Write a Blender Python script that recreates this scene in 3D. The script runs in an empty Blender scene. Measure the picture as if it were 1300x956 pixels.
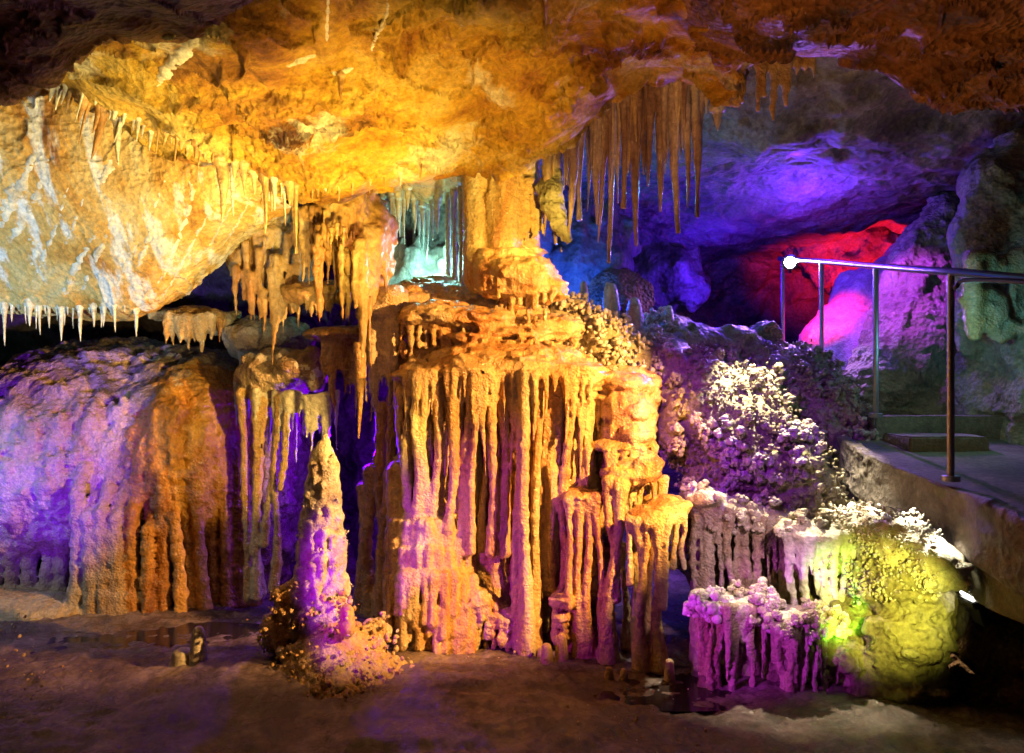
import bpy, math, random, time
import numpy as np
import openvdb as vdb
from mathutils.bvhtree import BVHTree
from mathutils import Vector
T0 = time.time()
random.seed(7); R = np.random.default_rng(7)
C = bpy.context.scene.collection
FX = 1011.0; EYE = 1.6
def P(px, py, Y): return np.array([(px-650)/FX*Y, Y, EYE-(py-478)/FX*Y])
def S(npx, Y): return npx/FX*Y           # real size of something npx wide at distance Y

# ------------------------------------------------------------------ noise
_perm = R.random(4096).astype(np.float32)
def _h(ix, iy, iz, seed):
    n = (ix*374761393 + iy*668265263 + iz*2147483647 + seed*1274126177) & 0xffffffff
    n = ((n ^ (n >> 13))*1274126177) & 0xffffffff
    return _perm[((n ^ (n >> 16)) & 4095)]
def vnoise(p, scale, seed=0):
    q = np.asarray(p, dtype=np.float64)/scale
    i = np.floor(q).astype(np.int64); f = (q-i).astype(np.float32); f = f*f*(3-2*f)
    r = 0
    for a in (0, 1):
        wa = f[:, 0] if a else 1-f[:, 0]
        for b in (0, 1):
            wb = f[:, 1] if b else 1-f[:, 1]
            for c in (0, 1):
                wc = f[:, 2] if c else 1-f[:, 2]
                r = r + wa*wb*wc*_h(i[:, 0]+a, i[:, 1]+b, i[:, 2]+c, seed)
    return r*2-1
def fbm(p, scale, octs=4, seed=0, gain=0.5, ridged=False):
    r = 0; a = 1; s = np.asarray(scale, dtype=float)
    for o in range(octs):
        n = vnoise(p, s, seed+o*17)
        if ridged: n = 1-2*np.abs(n)
        r = r+a*n; a *= gain; s = s*0.5
    return r

# ------------------------------------------------------------------ meshes
def mesh_from(name, v, f, smooth=True):
    me = bpy.data.meshes.new(name); v = np.asarray(v, dtype=np.float32); f = np.asarray(f, dtype=np.int32)
    k = f.shape[1]
    me.vertices.add(len(v)); me.vertices.foreach_set('co', v.ravel())
    me.loops.add(f.size); me.loops.foreach_set('vertex_index', f.ravel())
    me.polygons.add(len(f)); me.polygons.foreach_set('loop_start', np.arange(len(f), dtype=np.int32)*k)
    me.update(calc_edges=True); me.validate()
    me.polygons.foreach_set('use_smooth', np.ones(len(me.polygons), dtype=bool) if smooth else np.zeros(len(me.polygons), dtype=bool))
    me.update()
    return me
def link(name, me, mat, parent=None):
    o = bpy.data.objects.new(name, me); C.objects.link(o)
    if mat: me.materials.append(mat)
    if parent: o.parent = parent
    return o
def thing(name, label, cat, group=None):
    o = bpy.data.objects.new(name, None); C.objects.link(o); o['label'] = label; o['category'] = cat
    if group: o['group'] = group
    return o
def tag(o, label=None, cat=None, group=None, kind=None):
    if label: o['label'] = label
    if cat: o['category'] = cat
    if group: o['group'] = group
    if kind: o['kind'] = kind
    return o
def vnormals(v, f):
    n = np.zeros_like(v)
    a, b, c = v[f[:, 0]], v[f[:, 1]], v[f[:, 2]]
    fn = np.cross(b-a, c-a)
    if f.shape[1] == 4:
        fn = np.cross(v[f[:, 2]]-a, v[f[:, 3]]-b)
    for k in range(f.shape[1]):
        for ax in range(3): n[:, ax] += np.bincount(f[:, k], fn[:, ax], minlength=len(v))
    return n/np.maximum(np.linalg.norm(n, axis=1, keepdims=True), 1e-12)
def grid_faces(n, m, wrap=False):
    i, j = np.meshgrid(np.arange(n-1), np.arange(m if wrap else m-1), indexing='ij')
    i = i.ravel(); j = j.ravel(); j2 = (j+1) % m
    return np.stack([i*m+j, i*m+j2, (i+1)*m+j2, (i+1)*m+j], 1)

# a rock surface through a net of control points, roughened along its normal
def cr(c, n):
    c = np.asarray(c, float); k = len(c)
    cp = np.concatenate([2*c[:1]-c[1:2], c, 2*c[-1:]-c[-2:-1]])
    t = np.linspace(0, k-1-1e-9, n); i = t.astype(int); f = (t-i)[(slice(None),)+(None,)*(c.ndim-1)]
    a, b, d, e = cp[i], cp[i+1], cp[i+2], cp[i+3]
    return .5*(2*b+(d-a)*f+(2*a-5*b+4*d-e)*f*f+(3*b-a-3*d+e)*f**3)
def loft(ctrl, n, m, disp, flip=False):
    g = cr(ctrl, n); g = cr(g.transpose(1, 0, 2), m).transpose(1, 0, 2)
    v = g.reshape(-1, 3); f = grid_faces(n, m)
    if flip: f = f[:, ::-1]
    nn = vnormals(v, f); v = v+nn*disp(v, nn)[:, None]
    return v, f

# ------------------------------------------------------------------ fused dripstone: signed distances on a grid
class Vol:
    def __init__(s, lo, hi, h):
        s.lo = np.array(lo, float); s.h = h
        s.n = np.ceil((np.array(hi)-s.lo)/h).astype(int)+1
        s.a = np.full(s.n, 1.0, np.float32); s.id = np.zeros(s.n, np.int16); s.names = []
        s.ax = [(s.lo[i]+np.arange(s.n[i])*h).astype(np.float32) for i in range(3)]
    def part(s, name):
        s.names.append(name); return len(s.names)-1
    def _sl(s, lo, hi):
        i0 = np.clip(np.floor((lo-s.lo)/s.h).astype(int), 0, s.n); i1 = np.clip(np.ceil((hi-s.lo)/s.h).astype(int)+1, 0, s.n)
        if np.any(i1 <= i0): return None
        return tuple(slice(i0[k], i1[k]) for k in range(3))
    def _xyz(s, sl):
        return (s.ax[0][sl[0]][:, None, None], s.ax[1][sl[1]][None, :, None], s.ax[2][sl[2]][None, None, :])
    def _join(s, sl, d, k, pid):
        a = s.a[sl]; ids = s.id[sl]; ids[d < a] = pid
        h = np.maximum(k-np.abs(a-d), 0)/k
        s.a[sl] = np.minimum(a, d)-h*h*k*.25
    def cone(s, a, b, ra, rb, pid, k=.03, flat=1.0):
        a = np.asarray(a, float); b = np.asarray(b, float); r = max(ra, rb)+k+.03
        sl = s._sl(np.minimum(a, b)-r, np.maximum(a, b)+r)
        if sl is None: return
        x, y, z = s._xyz(sl); d = b-a; L = max(float(d@d), 1e-9)
        t = np.clip(((x-a[0])*d[0]+(y-a[1])*d[1]+(z-a[2])*d[2])/L, 0, 1)
        q = np.sqrt((x-a[0]-t*d[0])**2+((y-a[1]-t*d[1])*flat)**2+(z-a[2]-t*d[2])**2)-(ra+(rb-ra)*t)
        s._join(sl, q.astype(np.float32), k, pid)
    def path(s, pts, rs, pid, k=.03):
        for i in range(len(pts)-1): s.cone(pts[i], pts[i+1], rs[i], rs[i+1], pid, k)
    def ell(s, c, rad, pid, k=.06):
        c = np.asarray(c, float); rad = np.asarray(rad, float)
        sl = s._sl(c-rad-k-.05, c+rad+k+.05)
        if sl is None: return
        x, y, z = s._xyz(sl)
        x = x-c[0]; y = y-c[1]; z = z-c[2]
        k0 = np.sqrt((x/rad[0])**2+(y/rad[1])**2+(z/rad[2])**2)
        k1 = np.sqrt((x/rad[0]**2)**2+(y/rad[1]**2)**2+(z/rad[2]**2)**2)
        q = k0*(k0-1)/np.maximum(k1, 1e-6)
        s._join(sl, q.astype(np.float32), k, pid)
    def column(s, top, bot, r, pid, k=.035, foot=1.5, head=1.7, waist=.75):   # shelf-to-floor pillar
        top = np.asarray(top, float); bot = np.asarray(bot, float); n = 9
        ph = random.uniform(0, 6); am = random.uniform(.2, 1.2)*r; pts = []; rs = []
        for i in range(n):
            t = i/(n-1); p = top*(1-t)+bot*t
            p = p+np.array([math.sin(t*5+ph)*am*math.sin(math.pi*t), math.cos(t*4+ph)*am*.5*math.sin(math.pi*t), 0])
            w = waist+(head-waist)*max(0, 1-t*5)**2+(foot-waist)*max(0, (t-.6)/.4)**1.6
            pts.append(p); rs.append(r*w*random.uniform(.92, 1.1))
        s.path(pts, rs, pid, k)
    def drip(s, top, L, r, pid, k=.03, tip=.25, lean=(0, 0)):
        top = np.asarray(top, float); q = random.uniform(-.04, .04)*L
        m = top+np.array([lean[0]*L*.5+q, lean[1]*L*.5, -L*.45]); e = top+np.array([lean[0]*L, lean[1]*L, -L])
        s.path([top, m, e], [r*1.35, r*.75, r*tip], pid, k)
    def rough(s, amp, scale, seed=0, octs=2, band=.12):
        # only near the surface, to save time
        m = np.argwhere(np.abs(s.a) < band)
        pts = s.lo+m*s.h
        s.a[m[:, 0], m[:, 1], m[:, 2]] += (amp*fbm(pts, scale, octs, seed)).astype(np.float32)
    def front(s, px, py, default=5.0, y0=None, y1=None):      # where the sight line first meets the mass
        Y = np.arange(y0 or s.lo[1]+.02, y1 or s.ax[1][-1]-.02, s.h*.8); q = np.stack([(px-650)/FX*Y, Y, EYE-(py-478)/FX*Y], 1)
        i = np.rint((q-s.lo)/s.h).astype(int); ok = np.all((i >= 0) & (i < s.n), axis=1); i = np.clip(i, 0, s.n-1)
        m = (s.a[i[:, 0], i[:, 1], i[:, 2]] < 0) & ok
        return float(Y[np.argmax(m)]) if m.any() else default
    def teeth(s, line, n, l0, l1, w, pn='drip', k=.018, tip=.3, back=.4, default=5.0, jit=1.5, dy=2, lean=(0, 0)):
        q = cr(np.array(line, float), n); spots_ = []
        for x, y in q:
            x += random.uniform(-jit, jit); Yf = s.front(x, y, default); spots_.append((x, y, Yf))
        for x, y, Yf in spots_:
            r = S(w*random.uniform(.75, 1.3), Yf)*.5
            s.drip(P(x, y+random.uniform(-dy, dy), Yf+r*back), S(random.uniform(l0, l1), Yf), r, s.part(pn), k, tip, lean)
    def flute(s, amp=.006, seed=0):     # gentle unevenness drawn out along the drips
        s.rough(amp, (.035, .035, .13), seed+1, 2, .06); s.rough(amp*.55, (.02, .02, .022), seed+2, 2, .04)
    def ripple(s, amp, lam, seed=0, band=.1):
        m = np.argwhere(np.abs(s.a) < band); pts = s.lo+m*s.h
        w = vnoise(pts, .12, seed)*2.2+vnoise(pts, .5, seed+5)*5
        s.a[m[:, 0], m[:, 1], m[:, 2]] += (amp*np.sin(pts[:, 2]/lam*6.283+w)*(.5+.5*vnoise(pts, .25, seed+3))).astype(np.float32)
    def mesh(s):
        w = 3*s.h; a = np.clip(s.a, -w, w)
        a[0] = a[-1] = w; a[:, 0] = a[:, -1] = w; a[:, :, 0] = a[:, :, -1] = w
        g = vdb.FloatGrid(w); g.copyFromArray(a)
        v, q = g.convertToQuads(0.0)
        v = v.astype(np.float64); q = q.astype(np.int64)
        vi = np.clip(np.rint(v).astype(int), 0, s.n-1); vid = s.id[vi[:, 0], vi[:, 1], vi[:, 2]]
        v = s.lo+v*s.h
        nn = vnormals(v, q)
        c = v[q[:, 0]]; fn = np.cross(v[q[:, 2]]-c, v[q[:, 3]]-v[q[:, 1]])
        # orient outward
        g2 = s.a[tuple(np.clip(vi+np.rint(nn*2).astype(int), 0, s.n-1).T)]-s.a[tuple(np.clip(vi-np.rint(nn*2).astype(int), 0, s.n-1).T)]
        if np.mean(g2) < 0: q = q[:, ::-1]; nn = -nn
        return v, q, nn, vid[q[:, 0]]
    def build(s, parent, mats, disp=None, default=None, hide=()):
        v, q, nn, fid = s.mesh()
        if disp is not None:
            v = v+nn*disp(v)[:, None]; nn = vnormals(v, q)
        own = np.full(len(v), -1, np.int64)
        for rnd in range(2):
            for pid in np.unique(fid[fid >= 0]):
                ix = np.nonzero(fid == pid)[0]; used, inv = np.unique(q[ix].ravel(), return_inverse=True); fl = inv.reshape(-1, 4); lab = np.arange(len(used))
                while True:
                    m = lab[fl].min(1); nl = lab.copy()
                    for k in range(4): np.minimum.at(nl, fl[:, k], m)
                    nl = nl[nl]; nl = nl[nl]
                    if np.array_equal(nl, lab): break
                    lab = nl
                fl0 = lab[fl[:, 0]]; c_, n_ = np.unique(fl0, return_counts=True)
                if len(c_) < 2: continue
                bad = ix[fl0 != c_[np.argmax(n_)]]
                own[:] = -1; oth = np.ones(len(q), bool); oth[ix] = False
                for k in range(4): own[q[oth, k]] = fid[oth]
                for _ in range(60):
                    t_ = own[q[bad]].max(1); ok = t_ >= 0
                    if not ok.any(): break
                    fid[bad[ok]] = t_[ok]
                    for k in range(4): own[q[bad[ok], k]] = t_[ok]
                    bad = bad[~ok]
                    if len(bad) == 0: break
                if 0 < len(bad) < 1500: fid[bad] = -1
        ALL.append((v, q))
        for pid in np.unique(fid):
            fs = q[fid == pid]
            if pid < 0 or len(fs) < 8: continue
            used, inv = np.unique(fs.ravel(), return_inverse=True)
            nm = s.names[pid]
            me = mesh_from(nm, v[used], inv.reshape(-1, 4))
            if len(me.vertices) == len(used): me.normals_split_custom_set_from_vertices(nn[used])
            link(nm, me, mats.get(nm, mats['*']), parent)
        return v, q, nn
ALL = []
def bvh_of(v, f): return BVHTree.FromPolygons([tuple(x) for x in v], [tuple(int(i) for i in x) for x in f])
def hit(b, px, py):
    d = Vector(P(px, py, 1)-np.array([0, 0, EYE])).normalized()
    h = b.ray_cast(Vector((0, 0, EYE)), d)
    return (np.array(h[0]), np.array(h[1])) if h[0] is not None else (None, None)

# ------------------------------------------------------------------ single stalactites, stalagmites, pillars
def tube_data(pts, rs, seg=20, rough=.12, seed=0, ripple=.05, lam=.03):
    pts = np.asarray(pts, float); rs = np.asarray(rs, float)
    L = np.linalg.norm(pts[-1]-pts[0]); n = int(np.clip(L/.012, 10, 110))
    g = cr(pts, n); r = np.maximum(cr(rs[:, None], n)[:, 0], .0006)
    th = np.linspace(0, 2*np.pi, seg, endpoint=False)
    d = np.gradient(g, axis=0); d /= np.linalg.norm(d, axis=1, keepdims=True)+1e-9
    ref = np.array([1., 0, 0]) if abs(d[0][0]) < .8 else np.array([0, 0, 1.])
    u = np.cross(d, ref); u /= np.linalg.norm(u, axis=1, keepdims=True); w = np.cross(d, u)
    dirs = u[:, None]*np.cos(th)[None, :, None]+w[:, None]*np.sin(th)[None, :, None]
    base = (g[:, None]+dirs*r[:, None, None]).reshape(-1, 3)
    rm = float(np.mean(r))
    nz = fbm(base*[1, 1, .35], max(rm*1.6, .012), 3, seed).reshape(n, seg)
    rp = np.sin(g[:, 2]/lam*6.283+seed)[:, None]*ripple
    rr = r[:, None]*(1+rough*nz+rp)
    v = (g[:, None]+dirs*rr[..., None]).reshape(-1, 3)
    f = grid_faces(n, seg, True)
    v = np.vstack([v, g[:1], g[-1:]]); a = n*seg
    j = np.arange(seg); j2 = (j+1) % seg
    cap0 = np.stack([np.full(seg, a), j2, j, j], 1); cap1 = np.stack([np.full(seg, a+1), (n-1)*seg+j, (n-1)*seg+j2, (n-1)*seg+j2], 1)
    return v, f, cap0[:, :3], cap1[:, :3]
def mesh_mixed(name, parts):
    V = []; Q = []; Tt = []; o = 0
    for v, f, c0, c1 in parts:
        V.append(v); Q.append(f+o); Tt += [c0+o, c1+o]; o += len(v)
    V = np.vstack(V); Q = np.vstack(Q); Tt = np.vstack(Tt)
    me = bpy.data.meshes.new(name)
    me.vertices.add(len(V)); me.vertices.foreach_set('co', V.astype(np.float32).ravel())
    li = np.concatenate([Q.ravel(), Tt.ravel()]).astype(np.int32)
    me.loops.add(len(li)); me.loops.foreach_set('vertex_index', li)
    st = np.concatenate([np.arange(len(Q))*4, len(Q)*4+np.arange(len(Tt))*3]).astype(np.int32)
    me.polygons.add(len(st)); me.polygons.foreach_set('loop_start', st)
    me.update(calc_edges=True); me.validate()
    me.polygons.foreach_set('use_smooth', np.ones(len(me.polygons), dtype=bool)); me.update()
    return me
def stal_parts(top, L, r, lean=(0, 0), flare=1.6, tip=.12, seg=20, rough=.14, seed=None, sink=.05):
    seed = seed if seed is not None else random.randint(0, 9999)
    top = np.asarray(top, float); b = random.uniform(-.03, .03)*L; b2 = random.uniform(-.03, .03)*L
    ts = [-(sink/L), 0, .12, .35, .6, .82, 1.0]
    ws = [flare, flare, 1.05, .82, random.uniform(.5, .7), random.uniform(.3, .42), tip]
    pts = []
    for t in ts:
        s_ = math.sin(max(t, 0)*3.14)
        pts.append(top+np.array([lean[0]*L*max(t, 0)+b*s_, lean[1]*L*max(t, 0)+b2*s_, -L*t]))
    return [tube_data(pts, [r*w for w in ws], seg, rough, seed)]
def stalactite(top, L, r, mat, label, group=None, name='stalactite', **k):
    o = link(name, mesh_mixed(name, stal_parts(top, L, r, **k)), mat)
    return tag(o, label, 'stalactite', group)

# ------------------------------------------------------------------ materials
def rockmat(name, cols, rough=.5, bump=.6, bscale=14, crag=.5, streak=False, spec=.4, patch=1.2, sss=0, vein=None, wet=0):
    m = bpy.data.materials.new(name); m.use_nodes = True; nt = m.node_tree; N = nt.nodes; Lk = nt.links
    b = N['Principled BSDF']; b.inputs['Roughness'].default_value = rough
    b.inputs['Specular IOR Level'].default_value = spec
    tc = N.new('ShaderNodeTexCoord'); mp = N.new('ShaderNodeMapping'); Lk.new(tc.outputs['Object'], mp.inputs[0])
    if streak: mp.inputs['Scale'].default_value = (1, 1, .22)
    n1 = N.new('ShaderNodeTexNoise'); n1.inputs['Scale'].default_value = patch*2; n1.inputs['Detail'].default_value = 9; n1.inputs['Roughness'].default_value = .68
    n1.inputs['Distortion'].default_value = .6
    Lk.new(mp.outputs[0], n1.inputs['Vector'])
    cr_ = N.new('ShaderNodeValToRGB'); e = cr_.color_ramp.elements; nb_ = .36; sp_ = .27
    k = len(cols)
    e[0].position = nb_; e[0].color = (*cols[0], 1); e[1].position = nb_+sp_; e[1].color = (*cols[-1], 1)
    for i in range(1, k-1):
        x = e.new(nb_+sp_*i/(k-1)); x.color = (*cols[i], 1)
    Lk.new(n1.outputs[0], cr_.inputs[0])
    last = cr_.outputs[0]
    if vein:
        (vs, rot, lo_, hi_, amt, vc) = vein
        mv = N.new('ShaderNodeMapping'); mv.inputs['Scale'].default_value = vs; mv.inputs['Rotation'].default_value = (0, rot, 0); Lk.new(tc.outputs['Object'], mv.inputs[0])
        nv = N.new('ShaderNodeTexNoise'); nv.inputs['Scale'].default_value = 1; nv.inputs['Detail'].default_value = 7; nv.inputs['Roughness'].default_value = .6; Lk.new(mv.outputs[0], nv.inputs['Vector'])
        rv = N.new('ShaderNodeMapRange'); rv.inputs['From Min'].default_value = lo_; rv.inputs['From Max'].default_value = hi_; rv.inputs['To Max'].default_value = amt; Lk.new(nv.outputs[0], rv.inputs[0])
        mm = N.new('ShaderNodeMix'); mm.data_type = 'RGBA'; Lk.new(rv.outputs[0], mm.inputs['Factor']); Lk.new(last, mm.inputs[6]); mm.inputs[7].default_value = (*vc, 1); last = mm.outputs[2]
    # fine speckle of the mineral itself
    n2 = N.new('ShaderNodeTexNoise'); n2.inputs['Scale'].default_value = 34; n2.inputs['Detail'].default_value = 6; n2.inputs['Roughness'].default_value = .7
    Lk.new(tc.outputs['Object'], n2.inputs['Vector'])
    mr = N.new('ShaderNodeMapRange'); mr.inputs['From Min'].default_value = .3; mr.inputs['From Max'].default_value = .7; mr.inputs['To Min'].default_value = .6; mr.inputs['To Max'].default_value = 1.25
    Lk.new(n2.outputs[0], mr.inputs[0])
    mx = N.new('ShaderNodeMix'); mx.data_type = 'RGBA'; mx.blend_type = 'MULTIPLY'; mx.inputs['Factor'].default_value = 1
    Lk.new(last, mx.inputs[6]); Lk.new(mr.outputs[0], mx.inputs[7]); Lk.new(mx.outputs[2], b.inputs['Base Color'])
    rr = N.new('ShaderNodeMapRange'); rr.inputs['To Min'].default_value = max(rough-.18, .08); rr.inputs['To Max'].default_value = rough+.2
    Lk.new(n1.outputs[0], rr.inputs[0]); Lk.new(rr.outputs[0], b.inputs['Roughness'])
    nb = N.new('ShaderNodeTexNoise'); nb.inputs['Scale'].default_value = bscale; nb.inputs['Detail'].default_value = 10; nb.inputs['Roughness'].default_value = .7
    Lk.new(tc.outputs['Object'], nb.inputs['Vector'])
    vo = N.new('ShaderNodeTexVoronoi'); vo.inputs['Scale'].default_value = bscale*3.3
    Lk.new(tc.outputs['Object'], vo.inputs['Vector'])
    ad = N.new('ShaderNodeMath'); ad.operation = 'MULTIPLY_ADD'; ad.inputs[1].default_value = crag*.3
    Lk.new(vo.outputs['Distance'], ad.inputs[0]); Lk.new(nb.outputs[0], ad.inputs[2])
    bp = N.new('ShaderNodeBump'); bp.inputs['Strength'].default_value = min(bump, 1); bp.inputs['Distance'].default_value = .05*max(1, bump)
    Lk.new(ad.outputs[0], bp.inputs['Height']); Lk.new(bp.outputs[0], b.inputs['Normal'])
    if wet: b.inputs['Coat Weight'].default_value = wet; b.inputs['Coat Roughness'].default_value = .12; b.inputs['Coat IOR'].default_value = 1.4; Lk.new(bp.outputs[0], b.inputs['Coat Normal'])
    if sss:
        b.inputs['Subsurface Weight'].default_value = sss; b.inputs['Subsurface Radius'].default_value = (.03, .015, .008); b.inputs['Subsurface Scale'].default_value = 1
    return m
M = dict(
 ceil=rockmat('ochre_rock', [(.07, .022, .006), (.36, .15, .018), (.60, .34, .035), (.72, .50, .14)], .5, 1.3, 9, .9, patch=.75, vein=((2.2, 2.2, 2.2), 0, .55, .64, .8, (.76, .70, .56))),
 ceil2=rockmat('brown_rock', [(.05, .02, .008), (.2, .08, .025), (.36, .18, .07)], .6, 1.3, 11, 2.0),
 face=rockmat('stained_limestone', [(.30, .11, .02), (.58, .32, .07), (.64, .45, .18), (.70, .58, .34)], .5, .8, 10, 1.0, streak=True, patch=.9, vein=((7, 3, .8), -.5, .53, .60, .95, (.74, .73, .74))),
 back=rockmat('dark_limestone', [(.08, .06, .055), (.2, .16, .14), (.32, .27, .23)], .6, 1.0, 6, 1.2),
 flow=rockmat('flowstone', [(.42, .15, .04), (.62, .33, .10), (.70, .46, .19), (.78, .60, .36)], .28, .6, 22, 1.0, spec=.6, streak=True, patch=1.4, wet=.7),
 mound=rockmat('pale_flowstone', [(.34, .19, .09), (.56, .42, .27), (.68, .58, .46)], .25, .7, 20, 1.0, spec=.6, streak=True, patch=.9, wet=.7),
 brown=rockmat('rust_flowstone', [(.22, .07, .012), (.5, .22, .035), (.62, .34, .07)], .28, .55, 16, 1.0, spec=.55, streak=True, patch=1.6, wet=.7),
 pale=rockmat('white_calcite', [(.55, .47, .36), (.7, .64, .54), (.8, .77, .7)], .35, .5, 18, .8, streak=True, wet=.7),
 stal=rockmat('stalactite_calcite', [(.38, .17, .05), (.56, .33, .12), (.66, .5, .28)], .34, .4, 20, .6, streak=True, patch=2, wet=.7),
 redst=rockmat('rusty_calcite', [(.16, .07, .035), (.34, .19, .10), (.56, .40, .24)], .4, .45, 18, .6, streak=True, patch=2, wet=.7),
 coral=rockmat('coral_calcite', [(.45, .33, .2), (.66, .56, .4), (.8, .74, .62)], .4, .5, 30, 1, patch=3, wet=.7),
 lump=rockmat('dull_rock', [(.22, .17, .1), (.4, .33, .17), (.5, .44, .27)], .5, .9, 10, 1.2, patch=1.5, wet=.3),
 floor=rockmat('wet_floor', [(.08, .05, .045), (.17, .115, .10), (.30, .22, .20)], .15, .6, 10, .5, spec=.6, patch=1.5),
 conc=rockmat('rough_concrete', [(.12, .10, .06), (.2, .17, .10), (.28, .24, .15)], .8, .4, 18, .6, patch=1),
)
def plain(name, col, rough=.4, metal=0, emit=None, es=0):
    m = bpy.data.materials.new(name); m.use_nodes = True; b = m.node_tree.nodes['Principled BSDF']
    b.inputs['Base Color'].default_value = (*col, 1); b.inputs['Roughness'].default_value = rough; b.inputs['Metallic'].default_value = metal
    nt = m.node_tree; nz = nt.nodes.new('ShaderNodeTexNoise'); nz.inputs['Scale'].default_value = 40; nz.inputs['Detail'].default_value = 5
    bp = nt.nodes.new('ShaderNodeBump'); bp.inputs['Strength'].default_value = .25; bp.inputs['Distance'].default_value = .004
    nt.links.new(nz.outputs[0], bp.inputs['Height']); nt.links.new(bp.outputs[0], b.inputs['Normal'])
    if emit: b.inputs['Emission Color'].default_value = (*emit, 1); b.inputs['Emission Strength'].default_value = es
    return m
M['steel'] = plain('galvanised_steel', (.38, .38, .4), .38, .75)
M['rail'] = plain('painted_rail', (.06, .07, .09), .35, .3)
M['black'] = plain('black_housing', (.02, .02, .02), .5)
M['glow'] = plain('lamp_glass', (.9, .9, 1), .2, 0, (.8, .75, 1), 90)
M['glow2'] = plain('flood_glass', (1, 1, .9), .2, 0, (1, .98, .85), 18)

def rock_disp(big, mid, fine, seed=0, ridg=.5):
    def f(v, nn=None):
        wv = v+.10*np.stack([vnoise(v, .3, seed+1), vnoise(v, .3, seed+2), vnoise(v, .3, seed+3)], 1)
        d = big*fbm(v, 1.1, 2, seed)+mid*fbm(wv, .38, 3, seed+40)
        d += mid*ridg*fbm(wv, .42, 3, seed+90, ridged=True)
        m = np.clip(vnoise(v, .38, seed+7)*2.6+.5, .05, 1)
        d += fine*m*fbm(wv, .085, 4, seed+60, gain=.62)
        # broken ledges: the height steps along slanting beds
        t = (v[:, 2]*.8+v[:, 0]*.35+.25*vnoise(v, .5, seed+11))/.16; st = t-np.floor(t); d += fine*1.1*np.clip(vnoise(v, .6, seed+13)+.35, 0, 1)*(np.minimum(st, (1-st)*5)-.4)
        # cracks
        c_ = np.abs(vnoise(wv, .33, seed+21)+.4*vnoise(wv, .09, seed+22)); d -= fine*1.3*np.exp(-(c_/.035)**2)
        return d
    return f

# ================================================================== THE SETTING
# main ceiling: an overhanging bulge whose lip hangs over the middle of the chamber
lipc = [(-400, 40, 3.9), (-180, 60, 4.0), (0, 92, 4.1), (80, 112, 4.2), (150, 150, 4.3), (230, 186, 4.4), (300, 212, 4.5), (360, 243, 4.55), (430, 243, 4.6),
        (500, 226, 4.6), (580, 214, 4.6), (650, 206, 4.6), (705, 182, 4.5), (742, 135, 4.35), (785, 108, 4.3), (840, 106, 4.25), (890, 125, 4.2), (935, 140, 4.2), (968, 80, 4.4), (1030, 20, 4.6), (1150, -40, 4.8), (1500, -80, 5)]
ctrl = []
for (px, py, Y) in lipc:
    col = []
    for (t, dy) in ((-1.9, 0), (-.9, 0), (0, 0), (.4, .0), (.75, 0)):
        y = py*t if t > 0 else t*300
        Yt = np.interp(y, [-600, -270, 0, max(py, 60)], [1.6, 2.3, 3.05, Y])
        Yt -= .12*math.sin(max(t, 0)*math.pi)
        col.append(P(px, y, Yt))
    col.append(P(px, py, Y)); col.append(P(px, py-14, Y+.25)); col.append(P(px, py-60, Y+.9)); col.append(P(px, py-110, Y+3.2))
    ctrl.append(col)
ctrl = np.array(ctrl).transpose(1, 0, 2)
ceil_v, ceil_f = loft(ctrl, 620, 980, rock_disp(.07, .05, .030, 3))
tag(link('cave_ceiling', mesh_from('cave_ceiling', ceil_v, ceil_f), M['ceil']), kind='structure')
CEIL = bvh_of(ceil_v, ceil_f)

# nearer brown ceiling at the right
lipr = [(800, -60, 3.3), (860, -10, 3.3), (900, 28, 3.3), (960, 56, 3.35), (1010, 66, 3.4), (1070, 72, 3.4), (1110, 90, 3.4), (1150, 118, 3.4), (1200, 140, 3.4), (1260, 138, 3.4), (1330, 120, 3.4), (1420, 110, 3.3), (1700, 100, 3.2)]
ctrl = []
for (px, py, Y) in lipr:
    ctrl.append([P(px, -500, 1.3), P(px, -200, 1.9), P(px, -60, 2.4), P(px, py*.5-20, 2.85), P(px, py, Y), P(px, py-10, Y+.2), P(px, py-55, Y+.5), P(px, py-140, Y+1.2)])
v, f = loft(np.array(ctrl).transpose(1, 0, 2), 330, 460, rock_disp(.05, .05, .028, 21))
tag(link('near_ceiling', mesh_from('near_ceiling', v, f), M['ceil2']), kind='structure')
# dark nearer ceiling at the top left
lipl = [(-500, 130, 2.9), (-150, 130, 3.0), (0, 125, 3.1), (60, 100, 3.1), (120, 72, 3.15), (200, 62, 3.2), (250, 60, 3.2), (300, 30, 3.2), (345, 0, 3.2), (420, -60, 3.2), (520, -140, 3.2)]
ctrl = []
for (px, py, Y) in lipl:
    ctrl.append([P(px, -600, 1.2), P(px, -250, 1.7), P(px, -90, 2.1), P(px, min(py*.3-20, 20), 2.6), P(px, py, Y), P(px+6, py-12, Y+.15), P(px+15, py-50, Y+.4), P(px+20, py-130, Y+1.2)])
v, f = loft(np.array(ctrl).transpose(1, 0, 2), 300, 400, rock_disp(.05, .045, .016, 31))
tag(link('front_ceiling', mesh_from('front_ceiling', v, f), M['ceil2']), kind='structure')

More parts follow.
